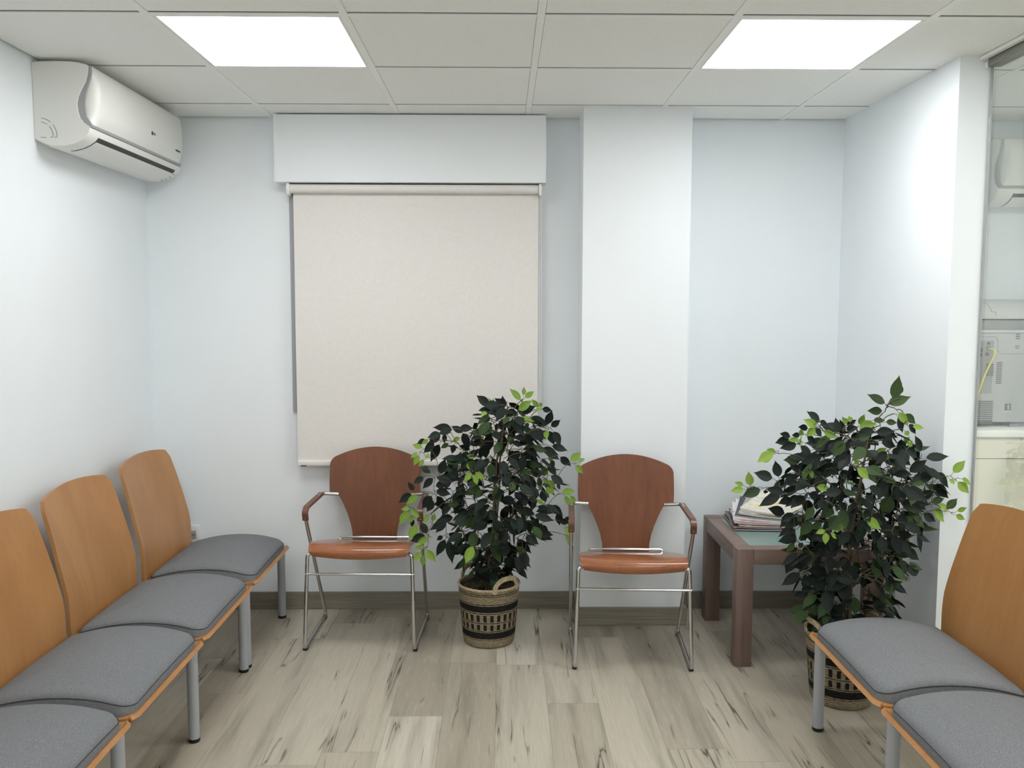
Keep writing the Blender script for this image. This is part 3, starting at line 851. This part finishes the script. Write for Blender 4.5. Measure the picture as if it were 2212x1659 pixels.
# ------------------------------------------------------------------ artificial ficus plants
LEAVES_WINDOW="0,-59,-470,1058,-110,-480,1101;0,-59,-455,1039,-104,-464,1033;2,-63,-505,1027,-97,-508,1025;2,-42,-388,1034,-60,-383,1080;2,-39,-407,1036,-39,-415,1080;0,-222,-439,955,-301,-445,958;0,-181,-500,961,-122,-510,963;0,-214,-490,954,-277,-482,936;0,-173,-391,928,-224,-386,957;2,-232,-399,929,-267,-407,936;0,-265,-472,932,-323,-470,916;0,-270,-411,920,-324,-405,883;0,-253,-387,919,-253,-398,879;2,-184,-431,910,-218,-429,895;0,-331,-440,901,-369,-448,887;2,-321,-445,902,-348,-455,886;2,-352,-385,859,-397,-379,873;0,-296,-438,888,-341,-444,844;0,-277,-380,872,-318,-380,793;0,-313,-389,883,-334,-384,854;1,-232,-449,887,-267,-452,867;0,-207,-433,880,-219,-436,839;2,-363,-484,852,-394,-490,831;2,-366,-401,828,-387,-412,783;2,-333,-515,827,-358,-514,796;2,-310,-482,844,-330,-483,834;0,-170,-455,932,-140,-460,864;0,-144,-343,845,-191,-351,864;0,-114,-473,914,-94,-480,892;0,-149,-428,848,-190,-434,792;2,-119,-501,835,-154,-497,844;1,-38,-487,949,-146,-487,938;0,-42,-376,947,-96,-386,927;0,-261,-550,775,-239,-557,840;0,-197,-395,762,-248,-394,814;0,-192,-532,762,-212,-537,801;2,-135,-606,803,-144,-608,836;0,-343,-518,795,-301,-515,769;0,-66,-364,851,-92,-355,818;0,-44,-406,930,-75,-398,890;2,79,-481,1080,31,-487,1131;2,94,-397,1093,95,-392,1130;2,100,-442,1086,139,-434,1114;0,2,-426,1035,2,-421,1094;2,72,-466,1035,130,-474,1079;0,85,-448,1025,145,-457,1052;2,156,-447,1046,128,-439,1080;2,169,-451,1049,160,-462,1068;2,142,-487,1038,172,-496,1046;0,176,-409,1034,219,-413,1026;0,193,-467,977,215,-477,1036;0,120,-376,983,195,-379,978;0,211,-477,966,250,-488,995;2,184,-507,957,191,-516,913;0,206,-419,937,227,-427,876;0,219,-503,946,252,-504,886;2,82,-481,1001,140,-472,988;0,102,-504,984,113,-505,964;1,32,-402,976,115,-406,940;1,41,-366,966,41,-368,904;0,145,-496,918,39,-500,923;0,156,-518,953,176,-521,914;0,215,-489,883,284,-482,862;0,177,-389,855,250,-390,828;2,296,-490,820,338,-497,857;2,327,-491,815,357,-484,829;2,316,-498,801,350,-490,762;0,253,-460,830,299,-464,790;2,222,-375,795,204,-373,823;0,187,-397,851,255,-393,806;0,80,-461,853,17,-471,812;0,91,-530,850,82,-524,773;0,7,-372,912,10,-364,846;0,49,-492,904,85,-490,881;0,84,-388,828,160,-386,823;1,157,-391,863,87,-392,853;0,-44,-423,819,-8,-421,741;0,208,-498,821,228,-490,795;0,202,-360,784,244,-370,728;2,179,-351,767,206,-343,726;0,171,-420,761,120,-431,753;1,32,-388,1016,-9,-397,1027;0,15,-375,998,64,-373,1014;0,-38,-505,1029,7,-514,1010;2,-126,-647,796,-158,-647,758;2,-115,-657,790,-101,-650,745;2,-112,-610,792,-68,-622,760;0,-307,-369,719,-353,-381,675;0,-347,-384,727,-392,-394,699;0,-389,-399,670,-415,-394,710;0,-401,-390,654,-459,-391,613;2,-354,-592,687,-403,-590,652;2,-386,-564,631,-429,-560,623;2,-382,-579,629,-345,-590,595;2,-379,-576,605,-385,-578,568;2,-397,-576,615,-433,-585,565;0,-375,-569,585,-383,-570,548;0,-319,-566,521,-345,-561,572;0,-326,-578,516,-387,-582,490;2,-309,-588,508,-360,-595,486;2,-329,-561,461,-371,-571,462;2,-345,-575,441,-377,-569,402;2,-331,-583,432,-338,-577,380;2,-317,-597,458,-280,-591,404;2,-306,-588,607,-335,-582,569;2,-292,-568,576,-284,-577,610;0,-293,-376,687,-236,-384,700;0,-220,-549,741,-280,-551,761;0,-282,-491,689,-219,-491,673;0,-289,-368,639,-240,-365,555;0,-295,-588,686,-337,-588,631;0,-289,-571,661,-318,-573,615;0,-228,-558,582,-310,-565,535;0,-248,-379,533,-297,-383,476;0,-236,-399,477,-163,-390,436;0,-250,-428,457,-291,-425,379;0,-234,-431,455,-219,-437,349;0,-265,-372,459,-292,-375,440;2,-121,-672,494,-151,-678,420;1,-120,-376,404,-125,-371,352;0,-139,-432,428,-185,-435,387;2,-360,-569,556,-396,-574,496;0,-201,-421,691,-158,-430,644;0,-217,-561,777,-193,-570,753;0,-193,-380,616,-209,-388,557;0,179,-364,737,122,-369,740;0,117,-445,737,132,-450,679;2,182,-431,734,202,-441,707;2,200,-480,732,232,-472,695;2,194,-533,717,200,-531,673;2,214,-495,706,216,-501,672;0,207,-557,767,266,-569,727;0,238,-467,712,253,-462,687;2,262,-462,676,320,-471,683;2,277,-415,648,301,-415,600;2,302,-407,646,326,-399,611;0,99,-579,752,113,-577,703;0,74,-417,669,112,-414,633;0,118,-434,673,165,-429,657;0,170,-511,695,190,-504,638;0,130,-493,662,156,-492,662;0,111,-352,613,46,-349,588;2,150,-515,652,181,-522,636;0,147,-511,642,118,-509,610;0,82,-319,566,150,-313,546;0,198,-481,609,145,-485,595;0,60,-372,584,51,-378,552;0,212,-477,620,264,-488,581;0,248,-414,576,255,-411,515;0,278,-419,541,299,-411,557;0,254,-425,542,297,-436,533;0,297,-400,515,322,-393,480;2,278,-421,517,304,-431,466;2,281,-423,473,308,-416,447;2,294,-407,456,311,-416,417;0,141,-531,592,223,-537,568;0,163,-351,531,120,-360,484;0,173,-392,510,206,-390,488;0,150,-447,494,227,-439,480;0,75,-538,582,104,-539,518;0,54,-569,572,26,-579,534;0,103,-571,512,156,-577,476;0,103,-545,491,146,-556,470;0,70,-341,436,133,-347,370;0,79,-369,425,85,-366,376;0,36,-405,426,69,-403,380;0,13,-357,385,84,-350,334;0,16,-410,346,48,-411,311;0,4,-415,329,28,-412,286;0,59,-455,745,76,-456,698;0,40,-583,761,46,-577,711"
LEAVES_TABLE="0,1160,-1049,1060,1108,-1060,1101;0,1142,-1099,1069,1179,-1093,1048;2,1135,-1089,1048,1084,-1093,1075;2,1161,-1017,1035,1124,-1011,999;2,1084,-1075,1014,1082,-1079,1038;0,1113,-1059,1038,1074,-1070,1044;0,1073,-989,996,1030,-1001,1011;0,1114,-973,1000,1081,-982,1001;2,1063,-1104,1005,1029,-1099,998;0,1068,-996,985,1012,-1003,975;0,1080,-1039,977,1018,-1041,960;2,1113,-1011,979,1084,-1019,982;2,1017,-997,940,985,-988,949;2,1003,-1014,941,945,-1007,904;2,1001,-983,919,980,-987,897;0,1137,-988,999,1173,-983,966;0,1097,-1035,968,1143,-1044,926;0,1021,-1028,853,1010,-1021,913;0,982,-1080,857,915,-1078,879;2,928,-993,813,919,-993,867;2,877,-1082,831,844,-1081,843;2,883,-1061,813,836,-1055,805;1,956,-1021,805,887,-1026,777;0,989,-984,794,986,-983,779;0,1024,-1087,804,960,-1081,820;0,1116,-970,860,1080,-964,902;0,1109,-973,864,1155,-971,902;0,1096,-1013,856,1042,-1012,818;0,1023,-1047,787,965,-1038,768;2,1115,-1096,892,1121,-1106,860;2,1162,-1008,852,1194,-1009,829;2,1098,-1048,863,1128,-1047,845;2,1125,-1136,837,1176,-1144,830;0,1048,-1154,866,1095,-1150,843;0,1206,-966,948,1250,-963,978;0,1196,-1132,1031,1189,-1123,1086;0,1275,-987,1011,1258,-988,1064;0,1239,-1147,1061,1226,-1141,1038;2,1269,-1028,1048,1249,-1027,1077;2,1237,-1138,1071,1232,-1135,1093;0,1119,-1127,1047,1141,-1129,1014;2,1151,-1117,1035,1200,-1122,1010;0,1201,-980,1027,1244,-976,1012;0,1195,-983,898,1153,-988,878;0,1191,-1098,892,1152,-1097,875;1,1408,-1091,1150,1426,-1095,1235;1,1479,-990,1157,1480,-986,1198;1,1433,-995,1120,1517,-1000,1150;1,1410,-1017,1125,1346,-1012,1159;1,1402,-1014,1096,1346,-1017,1097;2,1431,-1089,1099,1461,-1101,1055;0,1475,-986,1069,1502,-979,1009;1,1461,-1074,1091,1504,-1070,1054;0,1446,-1140,1063,1473,-1139,1027;0,1491,-1140,968,1467,-1145,1025;0,1478,-1140,945,1426,-1147,991;2,1460,-1140,1055,1496,-1151,1052;2,1456,-1090,1031,1468,-1096,1015;2,1510,-971,973,1525,-980,995;2,1462,-1140,990,1435,-1150,997;0,1512,-1140,942,1591,-1149,951;0,1448,-1156,895,1506,-1164,941;0,1465,-1140,858,1552,-1138,886;0,1556,-1140,889,1600,-1142,833;2,1612,-1140,890,1651,-1145,935;2,1644,-1140,866,1685,-1131,845;2,1630,-1140,855,1670,-1147,814;2,1600,-1140,866,1615,-1150,848;2,1340,-962,1040,1358,-968,1079;2,1310,-1039,1041,1378,-1038,1050;2,1344,-969,1008,1390,-980,1007;1,1384,-988,1058,1424,-996,1059;1,1421,-1011,1055,1458,-1022,1053;1,1286,-1002,1051,1259,-1010,1069;0,1238,-1107,1056,1267,-1118,1077;0,1243,-1088,1036,1284,-1094,1048;1,1421,-954,1000,1479,-953,967;0,1373,-1089,988,1431,-1080,975;0,1392,-1139,953,1426,-1146,991;2,1416,-945,921,1460,-937,947;2,1395,-1015,918,1449,-1007,923;1,1259,-1158,1013,1308,-1151,1025;1,1317,-1011,967,1375,-1009,917;0,1302,-980,986,1347,-990,926;2,1228,-1208,935,1243,-1217,945;2,1229,-1233,923,1274,-1234,883;0,1455,-1049,933,1501,-1054,899;0,1492,-1000,854,1531,-994,835;0,1454,-1140,858,1475,-1151,835;1,1408,-1163,843,1441,-1170,822;2,1464,-1140,810,1508,-1140,829;1,1525,-1140,846,1560,-1139,823;0,1547,-1140,846,1600,-1144,796;1,1553,-1140,827,1589,-1132,805;0,1498,-1140,807,1546,-1145,822;0,1483,-923,748,1539,-931,762;0,988,-1142,807,914,-1150,769;0,1088,-984,760,1037,-981,741;0,1068,-964,700,1003,-966,721;0,1028,-1158,731,995,-1164,718;0,1090,-1009,615,1031,-1013,606;1,1053,-1128,629,1022,-1132,596;0,1142,-1064,560,1075,-1068,552;0,1201,-1065,505,1118,-1074,513;2,1153,-1193,702,1224,-1188,718;2,1118,-1256,701,1117,-1259,659;2,1136,-1200,695,1101,-1206,686;2,1141,-1240,697,1168,-1233,673;1,1170,-1074,693,1135,-1065,663;1,1137,-1057,689,1094,-1065,639;1,1107,-1033,701,1095,-1032,686;0,1086,-1035,656,1066,-1032,643;0,1062,-1154,621,1075,-1157,640;0,1458,-979,765,1512,-988,770;0,1402,-1195,798,1486,-1203,759;1,1470,-1140,806,1494,-1143,771;1,1500,-1140,800,1544,-1139,809;1,1541,-1140,782,1582,-1145,798;2,1565,-1140,771,1606,-1141,756;1,1595,-1140,759,1636,-1132,795;2,1633,-1140,750,1665,-1145,763;2,1628,-1140,735,1663,-1141,718;2,1548,-1140,759,1593,-1134,706;0,1511,-1140,738,1558,-1142,711;1,1416,-1169,731,1476,-1163,694;1,1453,-1040,669,1511,-1031,621;0,1363,-1165,662,1404,-1163,679;1,1420,-1039,614,1470,-1050,601;0,1431,-981,564,1509,-974,551;0,1430,-1155,627,1475,-1148,613;0,1449,-1140,611,1505,-1139,569;1,1462,-1046,539,1518,-1052,501;1,1403,-1144,547,1467,-1146,491;0,1444,-982,464,1456,-989,467;1,1415,-1051,436,1487,-1057,466;1,1413,-1016,397,1504,-1008,361;0,1461,-996,346,1505,-1002,321;0,1418,-1041,315,1477,-1053,313;2,1248,-1238,773,1271,-1232,757;2,1251,-1266,754,1304,-1277,717;0,1445,-1069,546,1416,-1080,570;0,1381,-1052,384,1440,-1044,344"

def leaf(b, uvs, B, E, nrm, W, droop):
    B, E = Vector(B), Vector(E); a = E - B; L_ = a.length
    if L_ < 1e-4: return
    a.normalize(); nn = Vector(nrm); nn = nn - a * nn.dot(a)
    nn = nn.normalized() if nn.length > 1e-3 else a.orthogonal().normalized()
    sd = a.cross(nn)
    ts = (0, .07, .2, .36, .52, .68, .82, .92, 1.0); ws = (.05, .42, .84, 1.0, .95, .70, .34, .12, .01)
    vs = []
    for t_, w_ in zip(ts, ws):
        c_ = B + a * (L_ * t_) - nn * (droop * L_ * (t_ ** 2 - t_) * -1 + droop * L_ * .25 * t_ ** 3)
        hw = W * .5 * w_
        for k in (-1, -.5, 0, .5, 1): vs.append(c_ + sd * (hw * k) + nn * (abs(k) * hw * .26)); uvs.append((.5 + .5 * k, t_))
    fs = []
    for i in range(len(ts) - 1):
        for k in range(4): fs.append((i * 5 + k, i * 5 + k + 1, (i + 1) * 5 + k + 1, (i + 1) * 5 + k))
    b.add(vs, fs)
def ficus(label, base, data, radii, axis, seed, count, clampf, top):
    rnd = random.Random(seed)
    t = thing('ficus_plant', label, 'plant', base, 0, 'artificial ficus trees in baskets')
    bx, by = base[0], base[1]
    pots = MB().lathe([(.001, .008), (.080, .008), (.100, .10), (.112, .185), (.112, .19), (.106, .19), (.10, .175), (.001, .175)], 40, closed=True)
    pots.build('nursery_pot', 'black_plastic', t)
    so = MB(); vs = []
    for i in range(9):
        for k in range(28):
            r = .100 * i / 8; a = 2 * PI * k / 28; vs.append((r * math.cos(a), r * math.sin(a), .176 + .006 * rnd.random()))
    so.add(vs, [(i * 28 + k, i * 28 + (k + 1) % 28, (i + 1) * 28 + (k + 1) % 28, (i + 1) * 28 + k) for i in range(8) for k in range(28)])
    so.build('soil', 'plant_soil', t)
    def ax(z): return Vector((interp([(q[0], q[1]) for q in axis], z) - bx, interp([(q[0], q[2]) for q in axis], z) - by, z))
    tr = MB(); nodes = []
    for s_, (ph, off, r0) in enumerate(((0.0, .012, .0105), (2.1, .020, .0085), (4.2, .018, .008))):
        pts = []; rr = []; zend = top - .12 * s_
        for i in range(26):
            f = i / 25; z = lerp(.172, zend, f); c_ = ax(z)
            a = ph + f * 5.5; o_ = off * (1 - .55 * f)
            pts.append(c_ + Vector((o_ * math.cos(a), o_ * math.sin(a), 0))); rr.append(lerp(r0, .003, f))
        tr.tube(pts, rr, 8)
        nodes += pts[4:]
    tr.build('trunk', 'bark', t, 1.0)
    L_ = []      # (kind, base, tip, normal, width, droop)
    for rec in data.split(';'):
        v = [int(q) for q in rec.split(',')]
        B = Vector(v[1:4]) / 1000 - Vector((bx, by, 0)); E = Vector(v[4:7]) / 1000 - Vector((bx, by, 0))
        ln = (E - B).length; W = min(max(ln * .58, .021), .040) * rnd.uniform(.9, 1.08)
        L_.append((v[0], B, E, Vector((rnd.uniform(-.5, .5), -1, rnd.uniform(.1, .9))), W, rnd.uniform(.05, .25)))
    n = 0
    while n < count:
        z = rnd.uniform(radii[0][0], radii[-1][0]); R_ = interp(radii, z)
        if rnd.random() > (R_ / .29) ** .8: continue
        a = rnd.uniform(0, 2 * PI); r = R_ * math.sqrt(rnd.uniform(.06, 1.0)); c_ = ax(z)
        d = Vector((math.cos(a), math.sin(a), 0)); B = c_ + d * r
        dirv = (d * rnd.uniform(.3, 1.0) + Vector((rnd.uniform(-.6, .6), rnd.uniform(-.6, .6), rnd.uniform(-1.1, .25)))).normalized()
        ln = rnd.uniform(.056, .085); E = B + dirv * ln
        w0, w1 = B + Vector((bx, by, 0)), E + Vector((bx, by, 0))
        if not (clampf(w0) and clampf(w1)): continue
        L_.append((0 if rnd.random() < .80 else 1, B, E, d * .6 + Vector((rnd.uniform(-.5, .5), rnd.uniform(-.9, .3), rnd.uniform(.2, 1))), ln * rnd.uniform(.50, .60), rnd.uniform(.1, .35)))
        n += 1
    # twigs: every leaf hangs on the nearest node already grown, working outwards from the trunk
    br = MB()
    order = sorted(L_, key=lambda q: (q[1] - ax(q[1].z)).length)
    for (kd, B, E, nn, W, dr) in order:
        st = B - (E - B).normalized() * rnd.uniform(.010, .018) + Vector((0, 0, -.003))
        best = min(nodes, key=lambda q: (q - st).length + (max(0, q.z - st.z) * 1.6) + .10 * (q - ax(q.z)).length)
        md = best.lerp(st, .55) + Vector((rnd.uniform(-.006, .006), rnd.uniform(-.006, .006), .10 * (best - st).length))
        pts = [best, best.lerp(md, .55) + Vector((0, 0, .004)), md, md.lerp(st, .6) + Vector((0, 0, .003)), st, B]
        ds = (best - ax(best.z)).length
        br.tube(pts, [max(.0022 - ds * .004, .0011)] * 4 + [.0010, .0007], 5, cap=False)
        nodes += [md, st]
    br.build('branches', 'twig', t, 1.0)
    fo, yo = MB(), MB(); fu, yu = [], []
    for (kd, B, E, nn, W, dr) in L_:
        if kd == 2: leaf(yo, yu, B, E, nn, W * .95, dr)
        else: fo.cur = kd; leaf(fo, fu, B, E, nn, W, dr)
    fo.uv = fu; yo.uv = yu
    fo.build('foliage', None, t, 1.2, mats=['leaf_dark', 'leaf_mid'])
    o = yo.build('young_leaves', 'leaf_young', t, 1.2); o['label'] = 'bright green young leaves'
    return t
def clamp_window(p): return p.y < -.05 and -.45 < p.x < .345
def clamp_table(p):
    if p.x > 1.60 and p.y > -1.10: return False
    if p.x > 1.69: return False
    if p.z < .56 and p.y > -.74 and p.x > .93: return False
    if p.z < .47 and p.y < -1.20: return False
    if p.x > 1.45 and p.y < -1.18: return False
    return True
ficus('artificial ficus tree standing in the basket between the armchairs', B1, LEAVES_WINDOW,
      [(.30, .07), (.36, .13), (.46, .20), (.60, .24), (.72, .25), (.82, .20), (.92, .17), (1.0, .13), (1.06, .07)],
      [(.17, -.058, -.418), (.5, -.03, -.42), (.8, -.02, -.42), (1.1, .03, -.42)], 11, 430, clamp_window, 1.04)
ficus('artificial ficus tree in the right corner beside the low table', B2, LEAVES_TABLE,
      [(.28, .12), (.36, .17), (.48, .19), (.60, .21), (.72, .25), (.82, .27), (.90, .25), (.98, .18), (1.04, .09)],
      [(.17, 1.285, -1.018), (.5, 1.30, -1.02), (.8, 1.325, -1.02), (1.1, 1.36, -1.02)], 23, 560, clamp_table, 1.02)

# ------------------------------------------------------------------ glass partition and the office behind it
m = bpy.data.materials.new('partition_glass'); m.use_nodes = True; nt = m.node_tree; nt.nodes.clear()
tr_ = nt.nodes.new('ShaderNodeBsdfTransparent'); tr_.inputs[0].default_value = (.975, .99, .982, 1)
gl_ = nt.nodes.new('ShaderNodeBsdfGlossy'); gl_.inputs['Roughness'].default_value = 0.0
fr_ = nt.nodes.new('ShaderNodeFresnel'); fr_.inputs[0].default_value = 1.45
mx_ = nt.nodes.new('ShaderNodeMixShader'); ou_ = nt.nodes.new('ShaderNodeOutputMaterial')
ml_ = nt.nodes.new('ShaderNodeMath'); ml_.operation = 'MULTIPLY'; ml_.inputs[1].default_value = 0.3
nt.links.new(fr_.outputs[0], ml_.inputs[0]); nt.links.new(ml_.outputs[0], mx_.inputs[0])
nt.links.new(tr_.outputs[0], mx_.inputs[1]); nt.links.new(gl_.outputs[0], mx_.inputs[2]); nt.links.new(mx_.outputs[0], ou_.inputs[0])
w_ = Mat.__new__(Mat); w_.m = m; M['partition_glass'] = w_
t = thing('glass_partition', 'full height glass partition at right edge, running toward the viewer', 'glass wall', (1.727, -1.06, 0))
MB().box(-.005, .005, -3.4, -.004, .004, 2.330).build('glass_pane', 'partition_glass', t, 0)
b = MB().box(-.022, .022, -3.4, -.012, 2.318, 2.350, .002); b.build('top_rail', 'satin_aluminium', t)
MB().box(-.042, -.024, -3.4, .004, 2.346, 2.358).build('ceiling_channel', 'tee_paint', t, 0)
MB().box(-.003, .003, -.006, .003, .0, 2.33).build('edge_profile', 'grey_plastic', t, 0)
MB().box(-.026, -.018, -.012, .002, 2.316, 2.336, .001).build('rail_cap', 'white_plastic', t)

CT = .966
t = thing('reception_counter', 'cream counter behind the glass carrying the office printer', 'counter', (2.6, -.37, 0))
MB().box(-.85, .95, -.225, .330, CT - .030, CT, .004).build('counter_top', 'counter_white', t)
MB().box(-.83, .93, -.205, -.187, CT - .122, CT - .032).build('upper_panel', 'counter_cream', t, 0)
MB().box(-.83, .93, -.205, -.187, .0, CT - .125).build('front_panel', 'counter_cream', t, 0)
for x in (-.83, .912): MB().box(x, x + .018, -.187, .32, 0, CT - .032).build('side_panel', 'counter_cream', t, 0)
t = thing('glass_shelf', 'clear green edged glass sheet standing in front of the cream counter', 'glass sheet', (2.62, -.72, 0))
MB().box(-.42, .42, -.05, .05, .925, .933).build('shelf_pane', 'green_glass', t, 0)
MB().box(-.42, -.412, -.05, .05, 0, .925).build('side_pane', 'green_glass', t, 0)
MB().box(.412, .42, -.05, .05, 0, .925).build('side_pane', 'green_glass', t, 0)

# printer: its grey back faces the waiting room
PX, PY = 2.25, -.50
t = thing('office_printer', 'large grey office printer on the counter, its back to the glass', 'printer', (PX, PY, CT))
Z = lambda zz: zz - CT
MB().box(-.30, .32, 0, .45, .022, .405, .006).build('body', 'printer_grey', t)
MB().box(-.06, .30, .02, .42, 0.0, .024).build('base', 'printer_dark', t, 0)
MB().box(-.29, .31, -.002, .44, .405, .418).build('body_seam', 'printer_light', t, 0)
MB().box(-.295, .315, .006, .44, .418, .460, .004).build('scanner_bed', 'printer_dark', t)
b = MB(); pr = [(-.006, .464)] + [(.075 + .082 * math.cos(math.radians(a)) * 1.0, .470 + .078 * math.sin(math.radians(a))) for a in range(180, 84, -8)] + [(.42, .545), (.44, .53), (.44, .464)]
b.prism(pr, 'x', -.30, .32); ld = b.build('document_feeder', 'printer_light', t, .5)
def at_px(px, py): return ((px - 2118) * .001955 + 2.028 - PX, 1.510 - (py - 648) * .001972 - CT)
b = MB()
cv = fillet([at_px(2129, 648) , at_px(2137, 660), at_px(2143, 674), at_px(2151, 675), at_px(2152, 682)], .01) if False else None
pts = [at_px(*q) for q in ((2127, 654), (2134, 660), (2139, 667), (2142, 673), (2151, 674), (2152, 682))]
b.tube([(x, -.0065, z) for x, z in pts], .0009, 5); b.build('feeder_seam', 'seam_grey', ld)
def rect(x0, y0, x1, y1, d0, d1, name, mat, parent=t):
    (a, zb), (c_, zt_) = at_px(x0, y1), at_px(x1, y0)
    return MB().box(min(a, c_), max(a, c_), d0, d1, min(zb, zt_), max(zb, zt_)).build(name, mat, parent, 0)
pp = rect(2121, 736, 2151, 850, -.0015, .01, 'port_panel', 'printer_dark')
rect(2122, 752, 2126, 760, -.003, .005, 'port', 'slot_dark', pp); rect(2122, 763, 2126, 770, -.003, .005, 'port', 'slot_dark', pp)
rect(2136, 747, 2144, 757, -.003, .005, 'port', 'port_metal', pp); rect(2134, 761, 2141, 768, -.003, .005, 'port', 'slot_dark', pp)
rect(2138, 785, 2152, 812, -.006, .005, 'interface_card', 'port_metal', pp)
x_, z_ = at_px(2140, 741.5); MB().tube([(x_, -.004, z_), (x_, .005, z_)], .006, 14).build('port', 'slot_dark', pp)
b = MB(); pts = [at_px(*q) for q in ((2119, 727), (2156, 727), (2161, 735), (2161, 758), (2167, 764), (2230, 764))]
b.tube(fillet([(x, -.0005, z) for x, z in pts], .008), .0009, 5); b.build('back_panel_seam', 'seam_grey', t)
for k in range(12): rect(2160, 782 + k * 4.05, 2172, 784 + k * 4.05, -.0012, .004, 'vent_slot', 'slot_dark')
for k in range(10): rect(2116, 866 + k * 4.2, 2156, 868.2 + k * 4.2, -.0012, .004, 'vent_slot', 'slot_dark')
for y0 in (721, 725.5, 730, 746, 750.5): rect(2199, y0, 2208, y0 + 1.8, -.0012, .004, 'vent_slot', 'slot_dark')
lt = rect(2181, 871, 2196, 891, -.0015, .004, 'latch_recess', 'printer_light'); rect(2182, 872, 2195, 887, -.0025, .004, 'latch', 'slot_dark', lt); rect(2187, 874, 2191, 885, -.006, .004, 'latch_tab', 'printer_grey', lt)
rect(2112, 908, 2156, 917, -.0012, .004, 'tray_recess', 'slot_dark')
b = MB(); c_ = [((2137, 753), -.008), ((2142, 752), -.022), ((2147, 757), -.03), ((2143, 770), -.032), ((2134, 790), -.032), ((2124, 812), -.034), ((2114, 845), -.036), ((2106, 880), -.03), ((2102, 908), -.025)]
pts = [Vector((at_px(*q)[0] + PX, PY + d, at_px(*q)[1] + CT)) for q, d in c_]
b.tube(fillet(pts, .012, 3), .0035, 8)
o = b.build('network_cable', 'cable_yellow', None)
tag(o, 'yellow network cable plugged into the back of the grey printer', 'cable')
